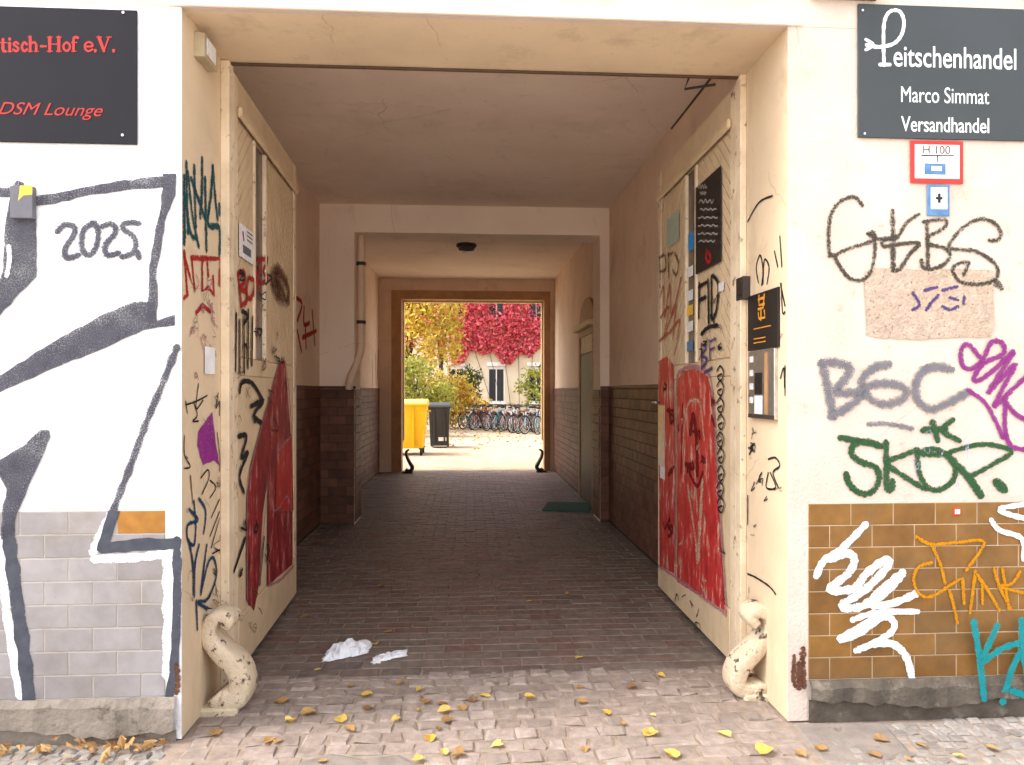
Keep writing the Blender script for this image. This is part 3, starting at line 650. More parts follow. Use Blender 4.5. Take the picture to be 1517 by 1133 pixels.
graffiti(SR, [(z([(335, 135), (200, 270), (110, 330), (70, 410)]), 10), (z([(150, 320), (240, 290), (275, 330), (240, 400), (140, 485), (270, 480), (340, 400), (440, 325), (455, 360), (340, 480), (205, 575), (320, 575), (430, 480), (535, 395)]), 11),
              (z([(535, 400), (470, 480), (370, 570), (480, 560), (610, 508)]), 10), (z([(265, 650), (400, 610), (615, 605)]), 8), (z([(420, 620), (300, 690), (190, 755), (290, 730), (430, 635), (490, 665), (470, 720), (370, 780), (285, 815)]), 9),
              (z([(370, 780), (480, 780), (555, 850), (590, 980)]), 10), (z([(1300, 10), (1195, 25), (1060, 50), (1130, 85), (1250, 110)]), 7), (z([(1015, 110), (1060, 165), (1180, 210), (1190, 320)]), 7)], M['white_spray'], fr, 'white scrawl on the ochre tiles')
graffiti(SR, [(z(q), 5) for q in ([(610, 200), (690, 240), (830, 230), (965, 220), (960, 270), (880, 380)], [(690, 240), (740, 350), (765, 450)], [(690, 340), (620, 365), (595, 440), (630, 515), (700, 520), (780, 470), (845, 430)], [(930, 385), (915, 500), (900, 610)], [(925, 390), (990, 480), (1060, 600)],
              [(1030, 370), (1060, 470), (1120, 590)], [(1075, 370), (1090, 460), (1110, 590)], [(1170, 390), (1130, 450), (1070, 470), (1190, 505), (1300, 540)], [(790, 495), (810, 570), (832, 665)], [(860, 430), (868, 560)], [(965, 440), (968, 560)])], M['amber_spray'], fr, 'amber yellow tag with drips on the tiles')
SR.k = .036
graffiti(SR, [(z(q), 9) for q in ([(895, 650), (925, 840), (950, 1060)], [(1020, 670), (970, 780), (930, 870), (1050, 790), (1160, 770), (1100, 900), (1050, 1080)], [(1150, 640), (1160, 800), (1190, 1000)], [(1240, 640), (1200, 800), (1250, 1000)], [(1100, 1020), (1195, 1050)])], M['cyan_spray'], fr, 'turquoise letters low on the tiles')
# left reveal
z = lambda p: zm(p, 255, 230, 3.433)
graffiti(RLs, [(z(q), 5.5) for q in ([(25, 220), (35, 330), (48, 440)], [(45, 100), (52, 260), (62, 410)], [(70, 40), (72, 200), (78, 390)], [(78, 90), (100, 300), (132, 460)], [(110, 60), (112, 200), (118, 360)], [(150, 20), (148, 200), (140, 310)], [(95, 120), (140, 250), (160, 310)], [(165, 120), (168, 300), (172, 480)],
               [(205, 60), (195, 200), (180, 350), (240, 370), (255, 510)], [(205, 60), (215, 200), (228, 320)], [(245, 260), (245, 300)], [(60, 200), (90, 390), (120, 420)])], M['teal_spray'], rl, 'dark teal spiky tag')
graffiti(RLs, [(z(q), 4.5) for q in ([(55, 490), (66, 600), (75, 710), (30, 715)], [(55, 500), (80, 590), (112, 690), (97, 530)], [(95, 520), (170, 525), (245, 530), (245, 660)], [(150, 525), (150, 690), (180, 670), (210, 710), (205, 620)], [(175, 530), (180, 610)], [(120, 800), (150, 762), (190, 795)])], M['red_spray'], rl, 'bright red NET tag', smooth=False)
z = lambda p: zm(p, 255, 560, 2.905)
graffiti(RLs, [], spray('magenta_patch_spray', (.27, .03, .22), .46, .3, 90), rl, 'magenta patch', fills=[z([(170, 145), (110, 230), (105, 290), (130, 375), (180, 355), (210, 375), (185, 280)])])
graffiti(RLs, [(z(q), 1.4) for q in ([(55, 100), (62, 150)], [(55, 115), (100, 100), (148, 75)], [(90, 105), (105, 160), (85, 185), (110, 185)], [(110, 25), (100, 130), (130, 95)], [(35, 250), (50, 330), (75, 380), (45, 390)], [(120, 430), (150, 395), (155, 430), (125, 500)], [(160, 440), (185, 470), (160, 515)],
               [(205, 520), (165, 600)], [(210, 570), (160, 680)], [(205, 600), (165, 730)], [(170, 755), (215, 730)], [(195, 65), (185, 130), (210, 100), (200, 160)], [(190, 235), (212, 330), (210, 400)], [(75, 420), (85, 540)])], M['black_spray'], rl, 'thin black marker scribbles')
graffiti(RLs, [(z(q), 3.4) for q in ([(70, 565), (108, 612), (65, 630), (62, 690), (90, 718), (98, 640), (90, 530)], [(112, 520), (138, 560), (140, 610), (132, 665)], [(112, 720), (95, 800), (92, 940)], [(145, 720), (120, 920)], [(120, 930), (150, 800), (175, 775), (187, 850), (150, 950), (105, 965), (165, 1000)], [(100, 960), (105, 1080)], [(68, 700), (85, 800), (88, 930)])], M['blue_spray'], rl, 'dark blue looping tag')
# right reveal
graffiti(RRs, [(q, 1.7) for q in ([(1124, 418), (1121, 395), (1127, 378), (1131, 400), (1129, 422)], [(1131, 420), (1133, 385), (1140, 395), (1137, 420)], [(1148, 372), (1153, 395)], [(1156, 350), (1159, 395)], [(1158, 420), (1160, 462), (1170, 460)], [(1157, 420), (1168, 452)], [(1157, 560), (1162, 545), (1163, 575), (1170, 540), (1171, 585)],
               [(1139, 680), (1150, 678), (1156, 690), (1146, 700), (1154, 722)], [(1139, 700), (1136, 722), (1150, 722), (1142, 700)], [(1098, 735), (1104, 733), (1105, 768), (1099, 772)], [(1102, 846), (1120, 855), (1140, 868), (1150, 880)], [(1105, 330), (1125, 300), (1145, 290)])], M['black_spray'], rr, 'thin black marker scribbles')
# left leaf
z = lambda p: zm(p, 320, 80, 2.7)
graffiti(sfl, [(z(q), 5) for q in ([(85, 880), (100, 1005)], [(85, 880), (110, 870), (112, 910), (92, 940), (120, 950), (118, 990), (98, 1005)], [(125, 900), (120, 960), (140, 975), (150, 910), (130, 895)], [(155, 850), (175, 950)], [(175, 850), (150, 960)], [(165, 825), (205, 820), (185, 870), (205, 900), (180, 915)])], M['red_spray'], GL, 'red tag across the herringbone boards')
graffiti(sfl, [(z([(222, 880), (250, 870), (285, 930), (288, 980)]), 12), (z([(225, 920), (245, 965), (280, 985)]), 13), (z([(240, 900), (265, 950)]), 15)], spray('brown_cloud_spray', (.11, .04, .022), .5, 1.0, 90), GL, 'brown paint cloud')
z = lambda p: zm(p, 320, 500, 2.357)
graffiti(sfl, [(q, 3.5) for q in ([(349, 465), (348, 548)], [(354, 475), (354, 552)], [(360, 470), (361, 552)], [(367, 460), (366, 545)], [(373, 470), (372, 540)], [(358, 460), (366, 468), (360, 480)])] + [(z(q), 4) for q in ([(80, 190), (90, 155), (125, 160), (160, 215)], [(120, 240), (165, 220), (130, 270), (160, 300)], [(75, 345), (105, 345), (85, 420), (110, 400), (80, 480), (95, 540)], [(100, 700), (60, 815)], [(165, 700), (150, 860)])],
         M['black_spray'], GL, 'black marker tags beside the slit window')
def worn(name, c0, c1, c2, c3):
    s_ = NT(name); mp = s_.n('ShaderNodeMapping'); mp.inputs['Scale'].default_value = (1, 1, .3); s_.l(s_.pos(), mp.inputs[0])
    c_ = s_.ramp(s_.noise(13, 8, .75, mp.outputs[0]), [(.30, c0), (.46, c1), (.56, c2), (.63, c3)])
    c_ = s_.mix(s_.ramp(s_.noise(60, 5, .8, mp.outputs[0]), [(.62, (0, 0, 0)), (.68, (1, 1, 1))]), c_, c0)
    s_.l(c_, s_.b.inputs['Base Color']); s_.b.inputs['Roughness'].default_value = .6; s_.b.inputs['Specular IOR Level'].default_value = .2; return s_.m
graffiti(sfl, [], worn('worn_maroon', (.06, .008, .01), (.17, .014, .016), (.28, .022, .024), (.46, .20, .18)), GL, 'large maroon letter shape', fills=[[(414, 534), (396, 598), (371, 687), (365, 738), (365, 890), (375, 905), (381, 873), (388, 760), (396, 704), (395, 868), (432, 836), (432, 757), (405, 757), (409, 672), (430, 645), (421, 535)]])
graffiti(sfl, [], worn('worn_scarlet', (.16, .01, .012), (.36, .018, .018), (.42, .03, .026), (.5, .2, .18)), GL, 'red block', fills=[[(409, 672), (431, 646), (434, 756), (407, 757)]])
graffiti(sfl, [(q, 3) for q in ([(414, 534), (396, 598), (372, 687), (365, 740), (365, 890)], [(396, 704), (390, 780), (384, 862)], [(405, 757), (414, 750), (424, 735), (432, 757)], [(409, 672), (420, 655), (431, 645)], [(395, 868), (415, 858), (434, 838)], [(421, 535), (427, 580), (431, 640)])], M['pink_spray'], GL, 'pink outlines of the letter shape')
# right leaf
s_ = NT('worn_red_paint'); mp = s_.n('ShaderNodeMapping'); mp.inputs['Scale'].default_value = (1, 1, .3); s_.l(s_.pos(), mp.inputs[0])
c_ = s_.ramp(s_.noise(16, 8, .75, mp.outputs[0]), [(.30, (.16, .010, .012)), (.45, (.42, .020, .020)), (.55, (.48, .035, .03)), (.61, (.55, .36, .27))])
c_ = s_.mix(s_.ramp(s_.noise(60, 5, .8, mp.outputs[0]), [(.62, (0, 0, 0)), (.68, (1, 1, 1))]), c_, (.10, .03, .03))
s_.l(c_, s_.b.inputs['Base Color']); s_.b.inputs['Roughness'].default_value = .5; M['red_worn'] = s_.m
graffiti(sfr, [], M['red_worn'], GR, 'bright red arch', fills=[[(976, 535), (988, 528), (998, 540), (1001, 700), (1000, 850), (978, 838)], [(1004, 565), (1012, 550), (1030, 546), (1048, 556), (1056, 590), (1062, 700), (1075, 905), (1004, 862)]])
graffiti(sfr, [([(1002, 850), (1002, 700), (1003, 570), (1012, 548), (1030, 543), (1050, 553), (1057, 590), (1064, 700), (1077, 905)], 5), ([(976, 838), (1003, 856), (1077, 910)], 4)], M['pink_spray'], GR, 'pink outline of the arch')
graffiti(sfr, [([(1015, 700), (1014, 640), (1020, 600), (1030, 592), (1039, 602), (1044, 650)], 4.5), ([(1020, 720), (1030, 790), (1034, 830)], 6), ([(1041, 715), (1038, 780), (1036, 825)], 9), ([(1030, 700), (1034, 760)], 4)], M['cream_spray'], GR, 'scratched cream loop inside the arch')
graffiti(sfr, [([(1024, 640), (1028, 615), (1033, 650), (1034, 700)], 8), ([(1022, 700), (1034, 720), (1042, 700)], 4), ([(1012, 600), (1010, 700)], 3)], M['dark_red'], GR, 'dark red smear inside the arch')
bl = [([(1063 + dx, y0), (1068 + dx, y0 - 8), (1073 + dx, y0 + 2), (1069 + dx, y0 + 14), (1064 + dx, y0 + 8), (1070 + dx, y0 + 4)], 1.7) for y0, dx in ((550, 0), (572, 0), (597, 0), (622, 1), (648, 0), (672, 1), (698, 1), (722, 0), (745, 1))]
graffiti(sfr, bl, M['black_spray'], GR, 'column of black marker loops')
graffiti(sfr, [(q, 3.5) for q in ([(1037, 420), (1036, 470)], [(1036, 425), (1048, 418)], [(1037, 445), (1046, 440)], [(1050, 415), (1051, 478)], [(1055, 410), (1056, 470), (1063, 455), (1065, 420), (1057, 408)], [(1040, 495), (1050, 485), (1064, 482)])], M['black_spray'], GR, 'black FTD tag')
graffiti(sfr, [(q, 3) for q in ([(1040, 510), (1041, 545)], [(1040, 510), (1047, 515), (1041, 527), (1049, 532), (1041, 545)], [(1052, 505), (1053, 530)], [(1052, 506), (1061, 502)], [(1053, 518), (1060, 515)], [(1045, 552), (1056, 545)])], M['violet_spray'], GR, 'violet letters')
graffiti(sfr, [(q, 3.5) for q in ([(978, 380), (979, 412)], [(978, 382), (986, 378), (987, 398), (980, 402)], [(991, 376), (992, 410)], [(991, 378), (998, 374)], [(1001, 375), (1006, 390), (1003, 408), (998, 400)])], M['brown_spray'], GR, 'brown letters')
graffiti(sfr, [(q, 3.5) for q in ([(979, 440), (984, 425), (986, 470), (993, 420), (996, 468), (1010, 412)], [(980, 470), (992, 455), (985, 500), (1002, 450), (998, 500)], [(978, 505), (995, 490), (1008, 475), (1000, 525)])], M['orange_red_spray'], GR, 'orange red scrawl')
SPW = Surface((WL, 0, 0), (0, 1, 0), (1, 0, 0), .003)
graffiti(SPW, [(q, 4) for q in ([(437, 440), (447, 450), (440, 475)], [(450, 455), (450, 480), (458, 478)], [(440, 490), (446, 520)], [(452, 488), (453, 515)], [(448, 500), (468, 490)], [(462, 460), (466, 510)])], M['red_spray'], pwl, 'faded red tag on the passage wall')
SPF = Surface((WL, 0, 0), (0, 1, 0), (1, 0, 0), .003)
graffiti(SPF, [(q, 3) for q in ([(551, 535), (552, 570)], [(556, 525), (557, 568)], [(560, 520), (559, 560)])], M['brown_spray'], pwl)
def scribbles(sf, n, x0, x1, y0, y1, parent, mat, seed, w=1.0):
    rg = random.Random(seed)
    for k in range(n):
        cx, cy, q = rg.uniform(x0, x1), rg.uniform(y0, y1), rg.uniform(5, 13)
        pts = [(min(max(cx + rg.uniform(-q, q) * .55, x0), x1), cy + rg.uniform(-q, q) * (1.3 if rg.random() < .5 else .8)) for _ in range(rg.randint(3, 7))]
        graffiti(sf, [(pts, w * rg.uniform(.7, 1.3))], mat, parent)
FAINT = spray('faint_marker', (.10, .075, .055), .52, .6, 140)
scribbles(RLs, 16, 274, 330, 430, 930, rl, FAINT, 1); scribbles(RLs, 7, 274, 330, 560, 900, rl, M['black_spray'], 2, .8); scribbles(RLs, 5, 280, 326, 470, 560, rl, M['pink_spray'], 8, 2.5)
scribbles(RRs, 9, 1104, 1160, 330, 900, rr, FAINT, 3)
scribbles(sfl, 12, 350, 425, 470, 930, GL, FAINT, 4); scribbles(sfl, 7, 350, 425, 480, 940, GL, M['black_spray'], 5, .9)
scribbles(sfr, 9, 1040, 1080, 420, 900, GR, FAINT, 6); scribbles(sfr, 6, 985, 1070, 880, 935, GR, M['black_spray'], 7, .9)
scribbles(sfl, 8, 352, 420, 400, 560, GL, M['black_spray'], 11, 1.5); scribbles(sfl, 6, 372, 428, 480, 640, GL, M['brown_spray'], 12, 2.2); scribbles(sfl, 5, 352, 380, 600, 860, GL, M['black_spray'], 13, 1.6)
scribbles(sfr, 6, 1036, 1076, 430, 560, GR, M['black_spray'], 14, 1.4); scribbles(sfr, 7, 1006, 1060, 600, 850, GR, M['dark_red'], 15, 3); scribbles(sfr, 6, 1006, 1060, 600, 880, GR, M['cream_spray'], 16, 2.2); scribbles(sfr, 5, 978, 1000, 560, 820, GR, M['dark_red'], 17, 3)
scribbles(RRs, 5, 1106, 1158, 640, 760, rr, M['black_spray'], 18, .9); scribbles(RLs, 5, 276, 330, 360, 480, rl, M['pink_spray'], 19, 2)
scribbles(SR, 10, 1345, 1440, 630, 735, fr, spray('pale_blue_marker', (.36, .38, .55), .55, .6, 140), 9, 1.2)
# ------------------------------------------------------------------ signs and small fixtures
RED_INK = surf('red_lettering', (.40, .022, .018), None, .5, 5, bstr=0)
SL.k = .0; SR.k = .0
def sign(name, label, cat, sf, px0, py0, px1, py1, th, mat, screws=()):
    p = sf.uv((px0 + px1) / 2, py1); T = thing(name, label, cat, tuple(sf.at(p.x, p.y, 0)))
    plate(sf, px0, py0, px1, py1, th, mat, 'panel', T, .0015); f = on_plate(sf, th)
    for x, y in screws:
        a = f.uv(x, y); c = f.at(a.x, a.y, f.k - .001)
        MB().tube([c, c + f.n * .004], .006, 10).obj('screw', M['steel'], T)
    return T, f
T, f = sign('sign_board', 'black sign with red serif lettering on the white left wall', 'sign', SL, -75, 12, 204, 212, .008, M['sign_black'], [(184, 20), (183, 201)])
zs_ = lambda p: zm(p, 0, 0, 2.833)
SERIF = [[([(18, 168), (18, 212), (28, 219)], 6), ([(5, 182), (32, 182)], 2.2)], [([(46, 184), (46, 218)], 6), ([(38, 219), (56, 219)], 2.2), ([(38, 184), (46, 184)], 2.2), ([(46, 166), (46, 169)], 6)],
         [([(82, 188), (72, 180), (63, 190), (82, 206), (74, 219), (61, 211)], 4.5)], [([(118, 190), (107, 181), (97, 200), (106, 218), (119, 211)], 5)], [([(132, 158), (132, 218)], 6), ([(132, 188), (148, 181), (157, 192), (157, 218)], 5), ([(124, 219), (141, 219)], 2.2), ([(149, 219), (167, 219)], 2.2), ([(124, 158), (132, 158)], 2.2)],
         [([(177, 198), (197, 198)], 5)], [([(214, 160), (214, 218)], 6.5), ([(252, 160), (252, 218)], 6.5), ([(214, 189), (252, 189)], 2.6), ([(204, 160), (225, 160)], 2.2), ([(204, 219), (225, 219)], 2.2), ([(242, 160), (263, 160)], 2.2), ([(242, 219), (263, 219)], 2.2)],
         [([(285, 181), (273, 192), (273, 208), (285, 218), (297, 208), (297, 192), (285, 181)], 4.6)], [([(332, 163), (322, 160), (314, 170), (314, 218)], 5.5), ([(305, 183), (328, 183)], 2.2), ([(306, 219), (325, 219)], 2.2)],
         [([(361, 199), (393, 198), (388, 184), (374, 181), (362, 192), (363, 209), (376, 219), (393, 211)], 4.2)], [([(405, 215), (405, 219)], 6)], [([(420, 160), (441, 218)], 6), ([(462, 160), (441, 218)], 3.2), ([(410, 160), (431, 160)], 2.2), ([(452, 160), (472, 160)], 2.2)], [([(482, 215), (482, 219)], 6)]]
for ch in SERIF: graffiti(f, [(zs_(p), w * .62) for p, w in ch], RED_INK, T).name = 'lettering'
text(f, 'DSM Lounge', 0, 170, 154, 18, RED_INK, T, shear=.4)
T, f = sign('sign_board', 'slate grey sign with white lettering and whip shaped initial', 'sign', SR, 1270, 11, 1523, 207, .01, M['sign_grey'], [(1276, 17), (1279, 199), (1516, 17), (1516, 199)])
text(f, 'eitschenhandel', 1322, 99, 1503, 31, M['white'], T, bold=.006)
text(f, 'Marco Simmat', 1333, 152, 1463, 23, M['white'], T)
text(f, 'Versandhandel', 1333, 195, 1463, 22, M['white'], T, bold=.006)
lt = graffiti(f, [([(1308, 98), (1307, 70), (1308, 35), (1316, 19), (1330, 18), (1337, 32), (1334, 52), (1322, 66), (1300, 71), (1282, 68)], 4.5), ([(1302, 97), (1316, 97)], 5), ([(1281, 60), (1292, 68), (1281, 75)], 4)], surf('white_lacquer', (.82, .82, .82), None, .5, bstr=0), T)
lt.name = 'whip_initial'
T, f = sign('hydrant_sign', 'small red bordered hydrant plate below the slate grey sign', 'sign', SR, 1348, 209, 1426, 272, .006, M['red'])
plate(f, 1354, 215, 1420, 265, .001, M['off_white'], 'white_field', T); f2 = on_plate(f, .0016)
text(f2, 'H 100', 1366, 228, 1406, 12, M['side_door'], T)
graffiti(f2, [([(1364, 231), (1411, 231)], 1.5), ([(1387, 231), (1387, 240)], 1.5)], M['black_spray'], T).name = 'cross_bar'
plate(f2, 1368, 243, 1399, 259, .0008, M['blue'], 'blue_sticker', T); plate(on_plate(f2, .0009), 1378, 247, 1393, 254, .0005, M['white'], 'sticker_print', T)
T, f = sign('info_plaque', 'little blue and white plaque with a black cross', 'plaque', SR, 1373, 274, 1406, 320, .005, M['blue'])
plate(f, 1378, 278, 1402, 310, .001, M['white'], 'white_field', T); f2 = on_plate(f, .001)
for a in ((1385, 292, 1395, 296), (1388, 287, 1392, 301)): plate(f2, *a, .0005, M['sign_dark'], 'cross_emblem', T); f2.k += .0006
T, f = sign('utility_box', 'grey painted flat box high on the white wall', 'utility box', SL, 21, 278, 54, 325, .03, M['grey_paint'])
graffiti(f, [], M['yellow'], T, fills=[[(36, 277.5), (54, 277.5), (54, 291), (41, 292), (33, 300), (35, 288)]]).name = 'yellow_sticker'
T, f = sign('sticker', 'tiny red and white round sticker on an ochre tile', 'sticker', SR, 1412, 752, 1422, 763, .005, M['red'])
plate(f, 1413.5, 754, 1421, 761, .0006, M['off_white'], 'print', T)
RLs.k = .0005; RRs.k = .0005; RLs.lim = RRs.lim = None
T, f = sign('bell_box', 'small beige box high on the left reveal', 'box', RLs, 287, 60, 307, 95, .05, M['plastic_beige'])
plate(f, 290, 64, 303, 88, .004, M['off_white'], 'cover', T)
RLs.k = .008
tag(plate(RLs, 301, 514, 316, 554, .001, M['white'], 'paper_notice', None), 'torn white paper stuck on the left reveal', 'paper')
T, f = sign('notice_board', 'black plaque with orange lettering on the right reveal', 'plaque', RRs, 1111, 432, 1156, 517, .012, M['sign_dark'])
graffiti(f, [([(1128, 438), (1128, 452), (1136, 450)], 2), ([(1127, 444), (1136, 440)], 2), ([(1136, 436), (1134, 456), (1127, 458)], 2), ([(1127, 464), (1128, 472), (1137, 470), (1136, 460)], 2), ([(1131, 456), (1131, 474)], 2)], M['orange'], T, smooth=False).name = 'orange_emblem'
for y in (484, 500, 506): plate(f, 1120, y, 1146 - (y > 490) * 8, y + 1.6, .0005, M['orange'], 'text_line', T)
T, f = sign('intercom', 'steel intercom panel under the black plaque', 'intercom', RRs, 1114, 518, 1153, 620, .02, M['steel'])
plate(f, 1124, 552, 1135, 584, .002, M['sign_dark'], 'speaker_grille', T); plate(f, 1124, 586, 1135, 613, .002, M['white'], 'name_field', T)
plate(f, 1139, 522, 1143, 614, .003, M['wood_frame'], 'side_strip', T); plate(f, 1115, 614, 1153, 620, .004, M['iron'], 'bottom_edge', T)
for i in range(4): plate(f, 1117, 528 + i * 20, 1121, 537 + i * 20, .004, M['off_white'], 'bell_button', T)
T, f = sign('key_box', 'small black box beside the orange lettered plaque', 'box', RRs, 1101, 411, 1112, 444, .04, M['iron'])
plate(f, 1103, 418, 1110, 438, .004, M['black_stone'], 'lid', T)
kf = sfr.k = .006
T, f = sign('door_sign', 'tall black sign with white lines and red emblem on right leaf', 'sign', sfr, 1033, 262, 1070, 397, .006, M['sign_dark'])
def squiggle(x0, x1, y, h): return [(x0 + (x1 - x0) * k / 9, y + h * math.sin(k * 2.4 + x0) * .5) for k in range(10)]
INK = surf('faded_white_ink', (.36, .34, .32), None, .6, bstr=0)
for x0, x1, y, h in ((1037, 1050, 276, 7), (1040, 1049, 286, 5), (1038, 1060, 298, 6), (1040, 1064, 310, 3), (1037, 1066, 322, 3), (1037, 1066, 334, 3), (1037, 1066, 346, 3), (1038, 1062, 357, 3)):
    graffiti(f, [(squiggle(x0, x1, y - (x1 - x0) * .0, h), 1.1)], INK, T).name = 'text_line'
graffiti(f, [([(1051, 372), (1048, 382), (1053, 388), (1056, 380), (1051, 372)], 4)], M['red_spray'], T).name = 'red_emblem'
tag(plate(sfr, 989, 318, 1007, 362, .001, M['pale_green'], 'sticker', None), 'pale green sheet stuck on the herringbone boards', 'sticker')
tag(plate(sfr, 1021, 345, 1029, 371, .001, M['bright_blue'], 'sticker', None), 'bright blue sticker on the slit window of the right leaf', 'sticker')
tag(plate(sfr, 1066, 418, 1074, 431, .001, M['off_white'], 'sticker', None), 'small white sticker under the tall black sign', 'sticker')
tag(plate(sfr, 979, 687, 986, 709, .001, M['off_white'], 'sticker', None), 'white sticker under the lock plate', 'sticker')
for i, (y, m) in enumerate(((395, 'off_white'), (430, 'off_white'), (452, 'yellow'), (476, 'off_white'), (505, 'blue'))):
    tag(plate(sfr, 1019, y, 1028, y + 15, .0008, M[m], 'sticker', None), ('worn white sticker on slit window below the blue one', 'white sticker midway on the right slit window', 'yellow sticker on the right slit window', 'pale sticker low on the right slit window', 'dark blue sticker lowest on the right slit window')[i], 'sticker')
sfl.k = .006
T, f = sign('sticker', 'white sticker with magenta logo on the left leaf', 'sticker', sfl, 353, 338, 375, 386, .001, M['off_white'])
graffiti(f, [([(358, 345), (359, 354)], 4)], M['magenta_spray'], T).name = 'magenta_logo'
for i in range(3): plate(f, 364, 345 + i * 6, 372, 347 + i * 6, .0004, M['sign_dark'], 'text_line', T)
plate(f, 358, 366, 370, 378, .0004, M['grey_paint'], 'print', T)
# drain pipe on the left pier
yp = YP0 + .13; xq = PL + .06
T = thing('drain_pipe', 'cream pipe running down beside the left pier and bending at the dado', 'pipe', (xq, yp, 1.3))
pp = spline([(xq, yp, ZB - .005), (xq, yp, 2.7), (xq, yp, 2.15), (xq - .01, yp - .03, 2.02), (xq - .09, YP0 - .08, 1.72), (xq - .11, YP0 - .075, 1.60)], 5)
MB().tube(pp, .045, 10).obj('pipe', M['passage_wall'], T, True)
for zq in (2.4, 3.1): c = Vector((xq, yp, zq)); MB().tube([c + Vector((0, 0, -.02)), c + Vector((0, 0, .02))], .055, 10).obj('clamp', M['iron'], T)
# ceiling lamp
c = onZ(691, 362, ZC); T = thing('ceiling_lamp', 'dark oval bulkhead lamp on the passage ceiling, unlit', 'lamp', tuple(c))
prof = [(.15, 0), (.155, -.03), (.13, -.05)]; gl = [(.128, -.05), (.115, -.09), (.07, -.115), (.002, -.12)]
def lathe(pr, c, n=16):
    vs = [(c[0] + r * math.cos(k * 2 * math.pi / n), c[1] + r * math.sin(k * 2 * math.pi / n), c[2] + zz) for r, zz in pr for k in range(n)]
    return vs, [(i * n + k, i * n + (k + 1) % n, (i + 1) * n + (k + 1) % n, (i + 1) * n + k) for i in range(len(pr) - 1) for k in range(n)]
obj('lamp_base', *lathe(prof, c), M['iron'], T, True); obj('lamp_glass', *lathe(gl, c), M['glass'], T, True)
# scroll guards
def scroll(label, pts, rad, Y, depth, mat, mir=1):
    P = spline([onY(x, y, Y) for x, y in pts], 5); zmin = min(p.z for p in P)
    rs = [v.x * .86 for v in spline([(r * Y / F, 0, 0) for r in rad], 5)]
    low = min(p.z - r for p, r in zip(P, rs)); P = [p - Vector((0, 0, low + .004)) for p in P]
    T = thing('scroll_guard', label, 'wheel guard', (P[-1].x, Y, 0), group='scroll shaped wheel guards at the gateways')
    MB().tube(P, rs, 14, flat=((0, 1, 0), depth)).obj('scroll', mat, T, True)
    b = P[-4]; q = MB().box(b.x - .10, b.x + .10, Y - depth * 1.1, Y + depth * 1.1, -.03, .03, .012); q.obj('foot', mat, T)
    a = P[len(P) // 5]; wx = XL if mir > 0 else XR
    if abs(Y) < 6: MB().tube([a, (wx, Y, a.z)], .022, 8).obj('wall_anchor', mat, T)
z3 = lambda p: zm(p, 0, 740, 2.883)
scroll('cream painted scroll guard with thick S curve by the left leaf', z3([(978, 552), (990, 522), (950, 508), (912, 540), (908, 600), (955, 665), (1018, 725), (1040, 790), (1020, 850), (960, 860), (935, 840)]), [9, 11, 13, 13, 14, 16, 18, 19, 21, 20, 16], 3.60, .075, M['scroll'], 1)
z5 = lambda p: zm(p, 940, 740, 2.629)
scroll('cream painted scroll guard by the right leaf, paint chipped', z5([(460, 492), (440, 462), (470, 440), (512, 462), (512, 525), (460, 595), (405, 655), (388, 715), (415, 742), (470, 738), (482, 715)]), [9, 11, 12, 13, 14, 15, 16, 16, 15, 13, 11], 3.60, .075, M['scroll'], -1)
scroll('black scroll guard at left side of the courtyard opening', [(606, 661), (602, 664), (603, 672), (607, 680), (611, 688), (606, 693), (601, 690)], [1.6, 2, 2.4, 2.8, 3.2, 3, 2.4], YF0 - .15, .08, M['black_stone'])
scroll('black scroll guard at right side of the courtyard opening', [(799, 661), (803, 664), (802, 672), (798, 680), (795, 687), (800, 692), (804, 689)], [1.6, 2, 2.4, 2.8, 3.2, 3, 2.4], YF0 - .15, .08, M['black_stone'])
# doormat
P = [onZ(803, 757, 0), onZ(872, 760, 0), onZ(878, 746, 0), onZ(812, 745, 0)]
tag(MB().add([(p.x, p.y, 0.002) for p in P] + [(p.x, p.y, .018) for p in P], [(4, 5, 6, 7)] + [(i, (i + 1) % 4, 4 + (i + 1) % 4, 4 + i) for i in range(4)]).obj('doormat', M['mat']), 'green doormat on the passage floor by the right side door', 'doormat')
# litter
def crumple(name, label, pix, w, d, h, seed):
    rg = random.Random(seed); c = onZ(*pix, 0); n, m = 14, 9; vs = []
    for i in range(n):
        for j in range(m):
            u, v = i / (n - 1) * 2 - 1, j / (m - 1) * 2 - 1
            e = max(0, 1 - (abs(u) ** 2.5 + abs(v) ** 2.5)); vs.append((c.x + u * w / 2 + rg.uniform(-.012, .012), c.y + v * d / 2 + u * .06 + rg.uniform(-.012, .012), .003 + h * e ** .5 * rg.uniform(.35, 1)))
    return tag(obj(name, vs, [(i * m + j, (i + 1) * m + j, (i + 1) * m + j + 1, i * m + j + 1) for i in range(n - 1) for j in range(m - 1)], M['paper']), label, 'litter')
crumple('crumpled_paper', 'crumpled white plastic scrap, the bigger one on the pavers', (516, 966), .25, .2, .075, 3)
crumple('crumpled_paper', 'flat white paper scrap right of the crumpled plastic', (578, 973), .19, .12, .02, 5)
def leafmat(name, stops, trans=.3):
    s = NT(name); c = s.ramp(s.rnd(), stops); s.l(c, s.b.inputs['Base Color']); s.b.inputs['Roughness'].default_value = .6
    t = s.n('ShaderNodeBsdfTranslucent'); s.l(c, t.inputs[0]); mx = s.n('ShaderNodeMixShader'); mx.inputs[0].default_value = trans
    s.l(s.b.outputs[0], mx.inputs[1]); s.l(t.outputs[0], mx.inputs[2]); s.l(mx.outputs[0], s.t.nodes['Material Output'].inputs[0]); return s.m
LY = leafmat('yellow_leaf', [(0, (.60, .40, .06)), (.5, (.68, .52, .16)), (1, (.58, .34, .05))])
LO = leafmat('orange_leaf', [(0, (.38, .20, .06)), (.5, (.46, .28, .10)), (1, (.24, .12, .05))])
